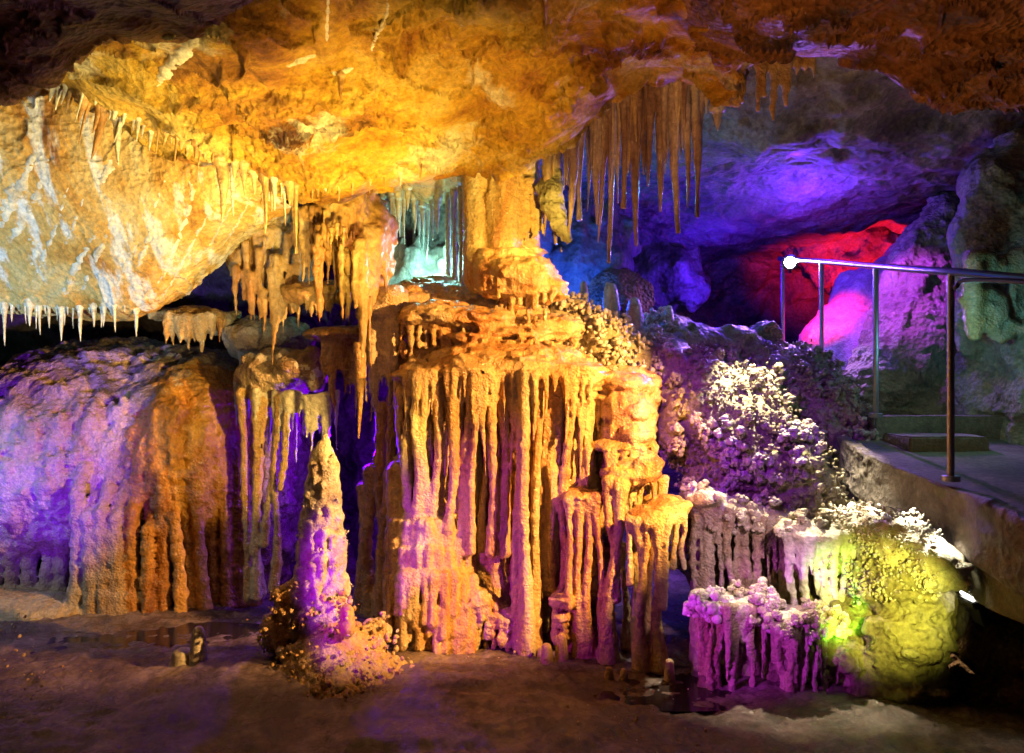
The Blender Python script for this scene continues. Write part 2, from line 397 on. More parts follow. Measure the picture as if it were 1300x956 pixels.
# back wall wrapping round the chamber and rising into its roof
wall = [(-5.2, 1.0), (-5.2, 4.0), (-5.0, 7.0), (-3.6, 8.4), (-2.0, 7.6), (-1.2, 6.7), (-.7, 6.3), (-.2, 6.4), (.35, 7.3), (.9, 8.4), (1.9, 9.6), (3.4, 10.2), (4.8, 10.0), (5.6, 8.5), (5.4, 6.0), (4.6, 4.0), (4.3, 1.0)]
ctrl = []
for z, k in ((-.6, 1), (.4, 1.0), (1.2, 1.02), (2.0, 1.0), (2.7, .97), (3.15, .90), (3.45, .72)):
    ctrl.append([(x*k, y if y < 2 else 2+(y-2)*k, z) for x, y in wall])
v, f = loft(np.array(ctrl), 360, 900, rock_disp(.14, .10, .02, 51))
tag(link('cave_wall', mesh_from('cave_wall', v, f), M['back']), kind='structure')
# roof of the chamber behind
g = np.array([[(x, y, 3.25+.1*math.sin(x*1.3+y)-.12*max(0, y-7)+(.35 if y < 5 else 0)) for x in np.linspace(-5.6, 6, 8)] for y in np.linspace(3.8, 10.6, 8)])
v, f = loft(g, 420, 560, rock_disp(.08, .05, .015, 71), flip=True)
tag(link('chamber_roof', mesh_from('chamber_roof', v, f), M['back']), kind='structure')
# floor
xs = np.linspace(-5.6, 5.8, 640); ys = np.linspace(-1.5, 10.5, 620)
X, Y_ = np.meshgrid(xs, ys); p = np.stack([X.ravel(), Y_.ravel(), X.ravel()*0], 1)
z = .035*fbm(p, .9, 2, 5)+.012*fbm(p*[1, 2.2, 1], .16, 3, 9)
def bump2(cx, cy, sx, sy, h): return h*np.exp(-((p[:, 0]-cx)/sx)**2-((p[:, 1]-cy)/sy)**2)
z += .008*fbm(p*[1.6, .7, 1]+np.stack([p[:, 1]*.5, p[:, 0]*0, p[:, 0]*0], 1), .07, 2, 19, ridged=True)
z += bump2(-1.35, 4.15, .55, .5, .07)+bump2(-.35, 4.25, .5, .35, .06)
z += bump2(1.0, 4.42, .62, .40, -.05)+bump2(-2.7, 4.95, 1.3, .32, -.035)
z = z+np.where(p[:, 1] > 6.3, (p[:, 1]-6.3)*.28, 0)-.02
p[:, 2] = z

tag(link('floor', mesh_from('floor', p, grid_faces(620, 640)), M['floor']), kind='structure')
# shallow pool at the foot of the columns
def disc(name, cx, cy, sx, sy, z, mat):
    n = 60; t = np.linspace(0, 2*np.pi, n, endpoint=False)
    me = bpy.data.meshes.new(name); me.from_pydata([(cx+sx*math.cos(a)*(1+.12*math.sin(3*a)), cy+sy*math.sin(a)*(1+.1*math.sin(2*a+1)), z) for a in t], [], [list(range(n))])
    return link(name, me, mat)
wm = plain('pool_water', (.03, .02, .02), .06); wm.node_tree.nodes['Principled BSDF'].inputs['IOR'].default_value = 1.33
tag(disc('pool_water', 1.0, 4.42, .8, .55, -.045, wm), kind='structure')
tag(disc('puddle_water', -2.8, 4.95, 1.5, .42, -.035, wm), kind='structure')

# ================================================================== HANGING BOULDER (left)
bt = [(-260, 120, 4.0), (-100, 125, 4.15), (0, 120, 4.25), (80, 125, 4.3), (160, 155, 4.4), (240, 188, 4.5), (310, 210, 4.6), (365, 240, 4.7)]
bb = [(-260, 385, 5.1), (-100, 388, 5.15), (0, 392, 5.2), (90, 394, 5.2), (185, 396, 5.2), (255, 345, 5.25), (320, 292, 5.15), (368, 262, 4.95)]
ctrl = []
for (a, b) in zip(bt, bb):
    A = P(*a); B = P(*b); col = [A+np.array([0, .6, .5]), A+np.array([0, .1, .12])]
    for t in (.25, .5, .75): col.append(A*(1-t)+B*t+np.array([0, -.06*math.sin(t*3.14), -.05*math.sin(t*3.14)]))
    col += [B, B+np.array([0, .12, .03]), B+np.array([0, .5, .22]), B+np.array([0, 1.3, .6])]
    ctrl.append(col)
bo_v, bo_f = loft(np.array(ctrl).transpose(1, 0, 2), 330, 380, rock_disp(.035, .026, .012, 81))
BOULD = bvh_of(bo_v, bo_f)
bo = thing('hanging_boulder', 'huge slanting ochre rock face with white veins overhanging the left flowstone mound', 'boulder')
link('rock_face', mesh_from('rock_face', bo_v, bo_f), M['face'], bo)
def vein(pxs, w, par, mat, b=BOULD, name='calcite_vein'):
    w *= 1.35
    pts = []
    q = cr(np.array(pxs, float), 26)
    for i, (x, y) in enumerate(q):
        h, n = hit(b, x+random.uniform(-1.2, 1.2), y)
        if h is not None: pts.append(h+np.array([0, w*.62, w*.4]))
    if len(pts) < 4: return
    n = len(pts); rs = [w*(.25+.75*math.sin(3.14*min(1, (i+1)/n))**.6)*random.uniform(.7, 1.25) for i in range(n)]
    link(name, mesh_mixed(name, [tube_data(pts, rs, 12, .3, random.randint(0, 999), .02)]), mat, par)
for pl, w in [([(52, 182), (30, 225), (10, 262), (-8, 300)], .03), ([(62, 200), (44, 250), (22, 290), (2, 330)], .02), ([(142, 190), (136, 215), (124, 245)], .022),
              ([(90, 225), (75, 275), (66, 300), (50, 340), (32, 372)], .012), ([(125, 285), (108, 320), (90, 350), (74, 388)], .022), ([(150, 262), (140, 285), (124, 325), (108, 360), (96, 385)], .014),
              ([(208, 262), (190, 298), (178, 330), (168, 360)], .014), ([(246, 250), (232, 285), (215, 330), (196, 370)], .012), ([(238, 225), (244, 245), (236, 270)], .012), ([(270, 262), (248, 300), (222, 350), (205, 378)], .01),
              ([(35, 300), (46, 316), (38, 340)], .018), ([(300, 250), (280, 285), (262, 320)], .008), ([(20, 225), (8, 250), (-6, 282)], .02), ([(180, 300), (160, 335), (140, 385)], .01),
              ([(110, 240), (92, 290), (70, 330)], .008), ([(320, 245), (300, 285), (280, 315)], .007), ([(210, 225), (196, 262), (180, 290)], .008)]:
    vein(pl, w, bo, M['pale'])
# white flow ribbons on the ceiling above it
for pl, w, lb in [([(248, 28), (235, 60), (215, 85), (190, 118)], .035, 'broad white calcite ribbon running down the ceiling at upper left'),
              ([(72, 98), (50, 118), (20, 148), (-10, 160)], .03, 'white calcite ribbon crossing the ceiling edge at far left'),
              ([(400, 68), (380, 76), (362, 84)], .02, 'short white crust on the ochre ceiling above the stalactite fringe'),
              ([(450, 85), (430, 92), (415, 90)], .02, 'small white crust beside a stubby spike on ochre ceiling'),
              ([(492, -10), (490, 20), (476, 50), (470, 70)], .011, 'thin wavy flow ridge running down the ochre ceiling near the top edge'),
              ([(416, -10), (415, 20), (414, 55)], .01, 'thin straight flow ridge on the ochre ceiling near the top edge')]:
    q = cr(np.array(pl, float), 24); pts = [h+np.array([0, w*.45, w*.5]) for h in (hit(CEIL, x, y)[0] for x, y in q) if h is not None]
    if len(pts) > 4:
        n = len(pts); rs = [w*(.3+.7*math.sin(3.14*(i+.5)/n)**.5)*random.uniform(.75, 1.2) for i in range(n)]
        tag(link('calcite_ribbon', mesh_mixed('calcite_ribbon', [tube_data(pts, rs, 14, .35, 5)]), M['pale']), lb, 'calcite ribbon')

# stalactite fringe along the ceiling lip above the boulder
def fringe(line, n, Lr, rr, mat, label, group, bvh=None, dy=6, lean=(0, 0), Y=None, jit=3, pair=.3, pale=.3):
    q = cr(np.array(line, float), n)
    for i, row in enumerate(q):
        x = row[0]+random.uniform(-jit, jit)+9*math.sin(i*2.1); y = row[1]+random.uniform(-dy, 0)
        if Y is None:
            h = hit(bvh, x, y)[0]
            if h is None: continue
        else:
            h = P(x, y, row[2])
        L = random.uniform(*Lr)*random.choice([.35, .5, .8, 1, 1, 1.7]); r = random.uniform(*rr)*random.choice([.6, 1, 1, 1.4])
        stalactite(h+np.array([0, 0, .01]), L, r, M['pale'] if random.random() < pale else mat, label, group, seg=14, lean=(lean[0]+random.uniform(-.05, .05), lean[1]))
fringe([(68, 110), (100, 125), (130, 140), (160, 152)], 15, (.07, .16), (.010, .018), M['stal'], 'short leaning stalactite in the comb under the upper left ceiling edge', 'comb of leaning stalactites at upper left', CEIL, 4, (-.25, 0))
fringe([(160, 150), (200, 170), (240, 186), (275, 203)], 16, (.05, .13), (.008, .014), M['stal'], 'small stalactite on ceiling edge just above the slanting rock face', 'small stalactites above the slanting rock face', CEIL, 4, (-.1, 0))
fringe([(295, 212), (325, 225), (350, 236), (372, 240)], 20, (.10, .24), (.012, .022), M['stal'], 'stalactite in the thick bunch where ceiling meets the slanting rock face', 'bunched stalactites at the ceiling corner', CEIL, 5, (0, .1))
fringe([(385, 243), (420, 242), (470, 232), (520, 224), (580, 214)], 16, (.03, .10), (.005, .009), M['stal'], 'thin soda straw under the middle of the bright ceiling lip', 'soda straws under the bright ceiling lip', CEIL, 3)
fringe([(2, 390), (60, 393), (110, 394), (150, 390)], 26, (.05, .16), (.008, .014), M['pale'], 'short icicle stalactite hanging from the bottom edge of the slanting rock face', 'icicles under the slanting rock face', BOULD, 4)
for px, py, L, r, lb in [(282, 205, .33, .034, 'thick tan peg stalactite hanging free in front of the slanting rock face'), (78, 390, .22, .017, 'longest pale stalactite under the far left rock edge, over the dark gap'),
                         (173, 394, .17, .013, 'lone thin stalactite reaching down toward the mound at the rock corner'), (6, 388, .26, .015, 'slender stalactite at the extreme left of the icicle row'),
                         (433, 95, .12, .014, 'single little spike hanging from the white crust on the ochre ceiling'), (150, 152, .24, .022, 'leaning white stalactite where the two combs meet at upper left')]:
    h = hit(BOULD if py > 300 else CEIL, px, py)[0]
    if h is not None: stalactite(h, L, r, M['stal'] if 'tan' in lb or 'little' in lb else M['pale'], lb, seg=20)

# ================================================================== LEFT FLOWSTONE MOUND
V = Vol((-4.9, 4.85, -.12), (-1.55, 7.9, 2.15), .0125)
dome = V.part('dome'); apron = V.part('apron')
V.ell((-3.35, 6.95, .93), (1.52, 1.42, .98), dome, .1)
V.ell((-2.6, 6.75, .9), (.84, 1.15, .92), dome, .15)
V.ell((-4.3, 6.7, .75), (1.0, 1.15, .85), dome, .15)
V.ell((-3.2, 7.1, .3), (1.5, 1.0, .6), dome, .1)
V.ell((-2.45, 6.25, .95), (.62, .72, .78), dome, .12); V.ell((-3.3, 6.2, .75), (1.1, .7, .55), dome, .12)
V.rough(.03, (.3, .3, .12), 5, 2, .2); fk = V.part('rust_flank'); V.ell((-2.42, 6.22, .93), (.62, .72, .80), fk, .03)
V.rough(.030, (.10, .10, .7), 6, 2, .12); V.rough(.014, (.06, .06, .05), 7, 3, .1)
ribs = [(-38, 745, 620, 13), (-12, 742, 640, 12), (12, 742, 640, 11), (36, 744, 640, 12), (60, 746, 625, 11), (77, 750, 600, 10), (96, 775, 560, 12), (114, 776, 600, 12), (131, 776, 590, 11), (150, 775, 600, 13), (171, 773, 590, 12), (190, 774, 620, 10),
        (209, 771, 530, 12), (228, 772, 600, 10), (243, 766, 560, 11), (258, 768, 520, 10), (276, 760, 500, 12), (292, 762, 510, 11), (308, 758, 490, 13), (322, 750, 500, 10)]
for i, (px, pb, pt, w) in enumerate(ribs):
    rid = V.part('rib')
    Yb = 1.6/((pb-478)/FX); Yb = min(Yb, 5.75)
    b = P(px, pb, Yb); b[2] = -.04; r = S(w, Yb)*.78
    n = 8; pts = []; rs = []
    for k in range(n):
        t = k/(n-1); zz = -.04+t*(EYE-(pt-478)/FX*5.9+.04)
        # the ribs follow the bulge of the dome
        u = max(0, 1-((zz-.85)/1.0)**2)**.5 if zz > .85 else 1
        yy = Yb+.01+(1-u)*1.3+(.1 if k >= n-2 else 0)+(.18 if k == n-1 else 0); xx = b[0]+math.sin(t*4+i)*.012+(b[0]+3.0)*(-.08)*t
        pts.append((xx, yy, zz)); rs.append(r*(1.15 if k == 0 else 1)*(1-.25*t)*random.uniform(.9, 1.12))
    V.path(pts, rs, rid, .035)
V.ell((-4.1, 5.55, -.02), (1.2, .38, .12), apron, .05)
V.ell((-3.35, 5.5, -.02), (.45, .28, .10), apron, .05)
V.flute(.005, 8); V.ripple(.004, .035, 3)
fm = thing('flowstone_mound', 'broad domed flowstone mound with ribbed foot at far left, washed in violet light', 'flowstone mound')
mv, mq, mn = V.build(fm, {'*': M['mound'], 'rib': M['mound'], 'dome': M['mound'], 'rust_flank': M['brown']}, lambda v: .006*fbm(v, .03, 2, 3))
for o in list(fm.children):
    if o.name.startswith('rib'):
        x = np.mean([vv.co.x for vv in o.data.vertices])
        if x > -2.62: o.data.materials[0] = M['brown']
MOUND = bvh_of(mv, mq)

# ================================================================== SHELF GROUP between mound and centre
V = Vol((-2.15, 4.9, -.1), (-1.15, 6.4, 2.2), .011)
sh = V.part('shelf'); rk = V.part('backing')
V.ell(P(335, 430, 6.1), (.38, .35, .16), sh, .08); V.ell(P(380, 470, 5.7), (.20, .3, .14), sh, .08); V.ell(P(345, 480, 5.75), (.26, .3, .2), sh, .08)
V.cone(P(398, 455, 5.5), P(404, 490, 5.5), .07, .06, sh, .05)
V.cone(P(350, 500, 6.15), P(335, 770, 6.1), .18, .2, rk, .06)
V.rough(.03, .14, 15, 3)
V.rough(.030, (.13, .13, .08), 34, 3, .15)
for (xt, yt, xb, yb, w, Y) in [(308, 500, 318, 757, 10, 5.55), (325, 500, 326, 757, 8, 5.5), (337, 510, 322, 700, 6, 5.5), (352, 505, 336, 690, 7, 5.48), (356, 505, 348, 745, 8, 5.45), (368, 500, 356, 620, 5, 5.4), (318, 520, 330, 752, 9, 5.6)]:
    V.column(P(xt, yt, Y), P(xb, yb, Y), S(w, Y)*.6, V.part('column'), .03)
V.teeth([(300, 490), (330, 498), (360, 502), (400, 508), (428, 500)], 16, 25, 110, 5.5, default=5.45, k=.012)
V.teeth([(308, 448), (335, 456), (362, 450)], 8, 12, 34, 7, default=5.6)
V.teeth([(375, 462), (395, 470), (412, 470)], 8, 10, 24, 6, default=5.45)
for (x, y, l, w) in [(363, 500, 95, 5), (372, 498, 50, 4), (380, 500, 30, 4), (389, 505, 62, 5), (395, 505, 85, 4), (402, 505, 40, 4), (408, 502, 75, 4), (414, 500, 95, 4), (419, 500, 40, 3)]:
    V.drip(P(x, y, 5.42), S(l, 5.42), S(w, 5.42)*.75, V.part('drip'), .03)
V.flute(.0035, 3)
sg = thing('drapery_shelf', 'pale cascading shelf with icicle drips and thin columns between mound and tall stalagmite', 'drapery')
V.build(sg, {'*': M['pale'], 'shelf': M['mound'], 'column': M['flow'], 'backing': M['mound']}, lambda v: .004*fbm(v, .025, 2, 3))

# upper ledges behind: lumps with hanging drips, between boulder and centre
def lump(name, label, cat, lo, hi, h, body, drips, mat, mat2=None, rough=(.03, .16), tl=(), extra=None, dl=None, fine=.01):
    V = Vol(lo, hi, h); pid = V.part('body')
    for (c, r) in body: V.ell(c, r, pid, .08)
    V.rough(rough[0], rough[1], 25, 3, .25)
    for (c, L, r) in drips: V.drip(c, L, r, V.part('drip'), .025)
    for (ln, n_, l0, l1, w_) in tl: V.teeth(ln, n_, l0, l1, w_, k=.014)
    if extra: extra(V)
    V.flute(.004, 28)
    t = thing(name, label, cat)
    return t, V.build(t, {'*': mat, 'drip': mat2 or mat}, lambda v: .005*fbm(v, .03, 2, 3))
def box(*pts, pad=.25):
    a = np.array(pts); return a.min(0)-pad, a.max(0)+pad
dr = []
for (x, y, l, w) in [(352, 330, 90, 11), (372, 340, 60, 8), (330, 320, 70, 10), (345, 345, 120, 10), (318, 350, 60, 9), (378, 300, 90, 9), (365, 300, 60, 8), (312, 310, 70, 9), (300, 340, 60, 8), (335, 370, 55, 7), (360, 360, 70, 7)]:
    dr.append((P(x, y, 5.35), S(l, 5.35), S(w, 5.35)*.5))
lo, hi = box(P(290, 270, 5.3), P(400, 500, 5.9))
lump('dripstone_mass', 'tangled olive brown dripstone mass hanging right of the slanting rock face', 'dripstone', lo, hi, .012,
     [(P(350, 300, 5.65), (.28, .3, .22)), (P(325, 330, 5.6), (.2, .22, .16)), (P(375, 330, 5.7), (.14, .25, .25)), (P(350, 360, 5.7), (.18, .2, .14))], dr, M['stal'], rough=(.05, .12), tl=[([(310, 345), (330, 355), (350, 350)], 7, 20, 60, 6), ([(340, 325), (360, 330), (385, 322)], 7, 20, 60, 6), ([(325, 300), (350, 305), (375, 298)], 6, 15, 40, 6), ([(335, 378), (355, 384), (370, 378)], 5, 15, 45, 6), ([(360, 368), (380, 372), (395, 360)], 5, 20, 50, 6)])
dr = [(P(x, y, 5.5), S(l, 5.5), S(w, 5.5)*.8) for (x, y, l, w) in [(228, 405, 30, 7), (238, 405, 36, 9), (247, 405, 32, 6), (256, 405, 42, 8), (268, 402, 30, 7), (215, 400, 26, 6)]]
lo, hi = box(P(205, 380, 5.5), P(290, 450, 6.2))
lump('dripstone_ledge', 'small brown ledge with stubby drips at the back rim of the mound', 'dripstone', lo, hi, .013, [(P(245, 400, 5.8), (.27, .3, .06)), (P(265, 408, 5.9), (.2, .3, .06))], dr, M['flow'], tl=[([(212, 408), (245, 414), (280, 408)], 8, 14, 34, 7)])

# hanging rock with big stalactites in the middle (400-490)
dr = []
for (x, y, l, w, Y) in [(398, 290, 60, 7, 4.9), (406, 290, 118, 10, 4.85), (415, 300, 70, 7, 4.9), (427, 310, 70, 8, 4.95), (440, 320, 85, 8, 4.9), (434, 310, 60, 6, 4.85), (449, 330, 50, 7, 4.95), (457, 310, 200, 14, 4.85), (392, 270, 90, 8, 5.0), (384, 275, 60, 7, 5.0), (465, 380, 130, 7, 4.9), (471, 380, 90, 5, 4.95),
                        (420, 290, 30, 5, 4.8), (404, 300, 25, 5, 4.8), (411, 285, 28, 5, 4.8), (428, 285, 28, 5, 4.8), (436, 290, 25, 5, 4.8)]:
    dr.append((P(x, y, Y), S(l, Y), S(w, Y)*.5))
lo, hi = box(P(380, 240, 4.8), P(500, 560, 5.5))
lump('stalactite_cluster', 'knobbly hanging rock with long golden stalactites left of the main pillar', 'stalactite cluster', lo, hi, .010,
     [(P(425, 285, 5.15), (.2, .25, .22)), (P(455, 330, 5.2), (.16, .22, .16)), (P(478, 310, 5.25), (.12, .2, .28)), (P(440, 262, 5.2), (.22, .3, .2)), (P(405, 372, 5.35), (.22, .2, .08)), (P(458, 355, 5.1), (.1, .15, .12))], dr, M['stal'], rough=(.035, .11), tl=[([(385, 300), (405, 318), (430, 325), (450, 322)], 9, 20, 70, 7), ([(435, 352), (455, 362), (475, 368), (490, 355)], 9, 20, 60, 7), ([(395, 262), (420, 270), (450, 275)], 7, 20, 45, 6), ([(462, 330), (480, 335), (492, 325)], 5, 25, 70, 6), ([(390, 380), (405, 384), (420, 380)], 6, 12, 30, 5)])
# the spike that hangs lowest
o = stalactite(P(455, 445, 4.86), S(112, 4.86), .030, M['flow'], 'long pointed stalactite with the lowest tip, hanging in front of violet gap', seg=28, flare=1.1)

# ================================================================== CENTRAL FORMATION
V = Vol((-1.02, 4.2, -.1), (1.42, 6.3, 2.42), .0092)
cap = V.part('cap'); slope = V.part('slope'); sB = V.part('shelf'); core = V.part('core'); sC = V.part('shelf'); pil = V.part('pillar_foot'); ter = V.part('terrace')
V.ell(P(560, 422, 5.8), (.62, .6, .40), slope, .1); V.ell(P(520, 405, 5.5), (.22, .36, .2), slope, .1); V.ell(P(650, 420, 5.75), (.4, .5, .3), slope, .1)
V.cone(P(560, 480, 5.28), P(555, 830, 5.22), .27, .32, core, .08); V.cone(P(650, 480, 5.36), P(650, 830, 5.3), .33, .34, core, .08); V.cone(P(735, 490, 5.38), P(735, 830, 5.34), .26, .22, core, .08)
V.cone(P(800, 500, 5.3), P(800, 640, 5.3), .20, .16, core, .08)
# brow of the great curtain
for (x, y, Y, rx, ry, rz) in [(545, 478, 4.95, .22, .28, .10), (600, 468, 4.93, .28, .31, .11), (665, 470, 4.92, .3, .29, .11), (722, 475, 4.93, .22, .27, .10), (640, 452, 5.05, .5, .3, .10), (520, 500, 4.92, .09, .16, .07)]:
    V.ell(P(x, y, Y), (rx, ry, rz), sC, .05)
V.rough(.020, (.16, .16, .10), 45, 2, .2); V.rough(.006, (.05, .05, .035), 46, 2, .08)
# upper ledge with its teeth
for (x, y, Y, rx, ry, rz) in [(560, 402, 5.12, .26, .30, .085), (600, 405, 5.1, .26, .27, .07), (530, 405, 5.1, .10, .24, .07), (690, 418, 5.3, .28, .24, .10), (640, 424, 5.05, .26, .17, .05), (600, 428, 5.0, .16, .14, .045)]:
    V.ell(P(x, y, Y), (rx, ry, rz), sB, .035)
# cap under the tall pillar
V.ell(P(655, 352, 5.15), (.27, .26, .15), cap, .05); V.ell(P(650, 326, 5.2), (.19, .2, .13), cap, .05); V.ell(P(672, 318, 5.12), (.115, .13, .055), cap, .012)
V.ell(P(618, 345, 5.12), (.095, .15, .16), cap, .03); V.ell(P(690, 368, 5.18), (.15, .2, .09), cap, .04); V.ell(P(668, 340, 5.07), (.17, .19, .07), cap, .02)
V.rough(.010, (.10, .10, .035), 41, 2, .1); V.ripple(.004, .045, 12)
V.teeth([(600, 372), (620, 381), (650, 378), (680, 376), (712, 364)], 13, 22, 40, 8, k=.014)
V.teeth([(604, 350), (625, 356), (640, 348)], 5, 12, 26, 7, k=.012)
V.teeth([(514, 412), (550, 416), (590, 416), (625, 410)], 13, 24, 46, 7.5, k=.014)
V.teeth([(590, 432), (640, 434), (690, 436), (730, 434)], 14, 12, 26, 7, k=.014)
for (x, y, w, Y, r) in [(605, 765, 26, 4.74, .08), (640, 785, 24, 4.74, .07), (668, 750, 16, 4.78, .05), (745, 720, 18, 4.78, .05), (715, 760, 12, 4.7, .05)]:
    c = V.part('cascade'); V.ell(P(x, y, Y), (S(w, Y), .11, r), c, .03)
    for k in range(6): V.drip(P(x+(k-2.5)*w*.36, y+4, Y-.10+.02*abs(k-2.5)), S(random.uniform(30, 52), Y), S(8, Y)*.6, c, .015, .6)
# right-hand terraces
for (x, y, Y, rx, ry, rz) in [(785, 488, 5.02, .22, .26, .08), (795, 520, 4.98, .17, .26, .09), (798, 552, 4.92, .15, .24, .08), (775, 505, 4.95, .16, .18, .045), (785, 566, 4.86, .17, .2, .055), (800, 600, 4.76, .19, .2, .065), (812, 588, 4.78, .14, .2, .07), (742, 630, 4.72, .12, .14, .035), (835, 652, 4.62, .165, .18, .05), (850, 642, 4.7, .12, .18, .06)]:
    V.ell(P(x, y, Y), (rx, ry, rz), ter, .022)
V.ell(P(790, 530, 5.02), (.19, .25, .27), ter, .05); V.ell(P(790, 590, 4.95), (.15, .2, .2), ter, .05)
V.rough(.014, (.07, .07, .04), 49, 2, .08); V.ripple(.004, .04, 22)
# left rough pillar foot with its broken edge
V.cone(P(545, 668, 4.93), P(545, 700, 4.9), .22, .23, pil, .02); V.cone(P(545, 690, 4.88), P(555, 825, 4.80), .235, .27, pil, .05)
V.cone(P(512, 600, 4.98), P(512, 790, 4.9), .10, .13, pil, .04); V.cone(P(582, 700, 4.86), P(580, 812, 4.70), .10, .14, pil, .03); V.cone(P(535, 590, 5.03), P(535, 680, 5.0), .12, .16, pil, .04)
V.cone(P(625, 692, 4.98), P(625, 800, 4.9), .13, .15, pil, .02)
V.rough(.010, (.06, .06, .08), 52, 2, .1)
V.teeth([(496, 600), (500, 640), (504, 690)], 5, 60, 120, 12, 'rib', back=-.2, k=.014)
V.teeth([(502, 664), (540, 666), (592, 662)], 10, 60, 160, 10, 'rib', back=-.25, tip=.8, k=.014)
V.teeth([(510, 700), (550, 700), (595, 705)], 8, 40, 100, 9, 'rib', back=-.25, tip=.9, k=.014)
V.teeth([(500, 772), (550, 775), (592, 772)], 10, 25, 50, 10, 'rib', back=-.3, tip=.9, lean=(0, -.3), k=.012)
V.teeth([(498, 735), (540, 730), (600, 735)], 11, 40, 85, 11, 'rib', lean=(0, -.35), back=-.25, tip=.9, k=.014)
# the long columns
longs = [(510, 505, 505, 600, 11), (519, 490, 517, 640, 10), (531, 482, 528, 668, 12), (543, 480, 540, 665, 10), (554, 478, 550, 700, 11), (565, 478, 566, 610, 9), (576, 478, 568, 700, 11), (587, 478, 580, 720, 10), (598, 480, 590, 700, 10), (607, 480, 598, 700, 8), (617, 482, 611, 610, 7), (626, 482, 624, 700, 11),
         (637, 482, 640, 700, 14), (648, 484, 645, 610, 8), (656, 484, 661, 820, 10), (666, 482, 669, 828, 12), (677, 482, 672, 565, 8), (685, 486, 679, 830, 10), (694, 488, 684, 760, 8), (701, 488, 702, 740, 9), (711, 490, 706, 790, 10), (718, 488, 724, 570, 8), (728, 490, 714, 640, 9), (737, 492, 731, 610, 8), (745, 492, 728, 700, 8)]
fr = [V.front(l[0], l[1]-4, 4.75) for l in longs]
for (xt, yt, xb, yb, w), Yf in zip(longs, fr):
    Y = Yf+S(w, Yf)*.3+random.uniform(-.015, .04); c = V.part('column'); fl = yb > 800
    if yb < 640 and random.random() < .7: V.drip(P(xt, yt-6, Y), S(yb-yt, Y), S(w, Y)*.62, c, .016, .3)
    else: V.column(P(xt, yt-4, Y), P(xb, yb, Y+(-.04 if fl else .06)), S(w, Y)*.62, c, .02, foot=1.7 if fl else 1.15, head=1.35, waist=.85)
for i in range(32):   # rear rank
    x = 506+i*7.8+random.uniform(-2, 2); Y = random.uniform(4.79, 4.92); V.column(P(x, 488, Y), P(x+random.uniform(-6, 6), random.uniform(700, 830) if x > 600 else random.uniform(640, 700), Y+.02), S(random.uniform(9, 14), 5)*.6, V.part('column'), .02, foot=1.3, head=1.3)
V.teeth([(508, 505), (525, 482), (560, 472), (620, 474), (690, 478), (750, 484)], 27, 18, 70, 6.5, k=.012)
V.teeth([(725, 508), (755, 512), (785, 510), (825, 500)], 11, 26, 60, 7, k=.012, back=-.1); V.teeth([(745, 572), (775, 578), (828, 566)], 10, 24, 50, 7.5, k=.012, back=-.1); V.teeth([(755, 612), (785, 620), (815, 618), (845, 606)], 13, 24, 60, 7, k=.012, back=-.1)
V.teeth([(806, 664), (835, 672), (868, 664)], 10, 24, 70, 7, k=.012, back=-.1); V.teeth([(720, 640), (742, 642), (765, 638)], 6, 22, 70, 6.5, k=.012); V.teeth([(755, 540), (790, 544), (830, 536)], 10, 18, 44, 7, k=.012, back=-.1)
for (xt, yt, xb, yb, w, Y) in [(722, 640, 722, 770, 8, 4.62), (734, 640, 737, 840, 10, 4.64), (748, 640, 746, 835, 11, 4.64), (757, 635, 764, 800, 9, 4.62), (772, 615, 782, 760, 10, 4.6), (786, 622, 772, 838, 14, 4.6), (800, 665, 800, 740, 8, 4.52), (810, 668, 815, 846, 11, 4.5), (822, 668, 812, 780, 9, 4.48), (833, 670, 838, 846, 12, 4.48),
                               (848, 668, 842, 770, 8, 4.46), (858, 664, 855, 720, 7, 4.5), (712, 640, 714, 820, 10, 4.78), (725, 700, 726, 838, 11, 4.74), (790, 700, 794, 820, 9, 4.75), (700, 600, 708, 825, 9, 4.78), (868, 660, 868, 720, 6, 4.5), (760, 640, 757, 838, 10, 4.78), (742, 640, 730, 800, 7, 4.7), (806, 640, 800, 838, 9, 4.85), (825, 640, 826, 838, 9, 4.9)]:
    V.column(P(xt, yt-4, Y), P(xb, yb, Y-.03), S(w, Y)*.56, V.part('column'), .014, foot=2.1 if yb > 825 else 1.2, waist=.8)
V.flute(.003, 48)
cf = thing('central_formation', 'giant tiered amber flowstone formation with long columns in the centre of the cave', 'dripstone formation')
cv, cq, cn = V.build(cf, {'*': M['flow'], 'cap': M['flow']}, lambda v: .0028*fbm(v, .025, 2, 3))
CENT = bvh_of(cv, cq)

# tall ceiling-to-cap pillar
V = Vol((-.4, 4.75, 2.1), (.35, 5.9, 3.15), .011)
c1 = V.part('shaft'); c2 = V.part('shaft'); c3 = V.part('side_drapery')
V.cone(P(608, 185, 5.2), P(611, 350, 5.2), .105, .12, c1, .015); V.cone(P(640, 185, 5.17), P(638, 345, 5.15), .125, .12, c2, .015); V.cone(P(596, 190, 5.35), P(600, 350, 5.3), .06, .05, V.part('shaft'), .02)
for y in (235, 262, 285):
    V.ell(P(672, y, 5.2), (.085, .1, .05), c3, .03)
    for k in range(6): V.drip(P(655+k*7, y+2, 5.12), S(random.uniform(20, 34), 5.1), .013, c3, .02)
V.cone(P(668, 190, 5.25), P(672, 330, 5.25), .085, .07, c3, .03)
V.drip(P(622, 250, 5.1), S(62, 5.1), .028, V.part('drip'), .02)
V.rough(.010, (.06, .06, .3), 5, 2, .06); V.ripple(.003, .04, 2)
t = thing('stone_pillar', 'smooth twin golden pillar joining the ceiling to the cap of the central formation', 'pillar')
V.build(t, {'*': M['flow']}, lambda v: .004*fbm(v, .028, 2, 3))
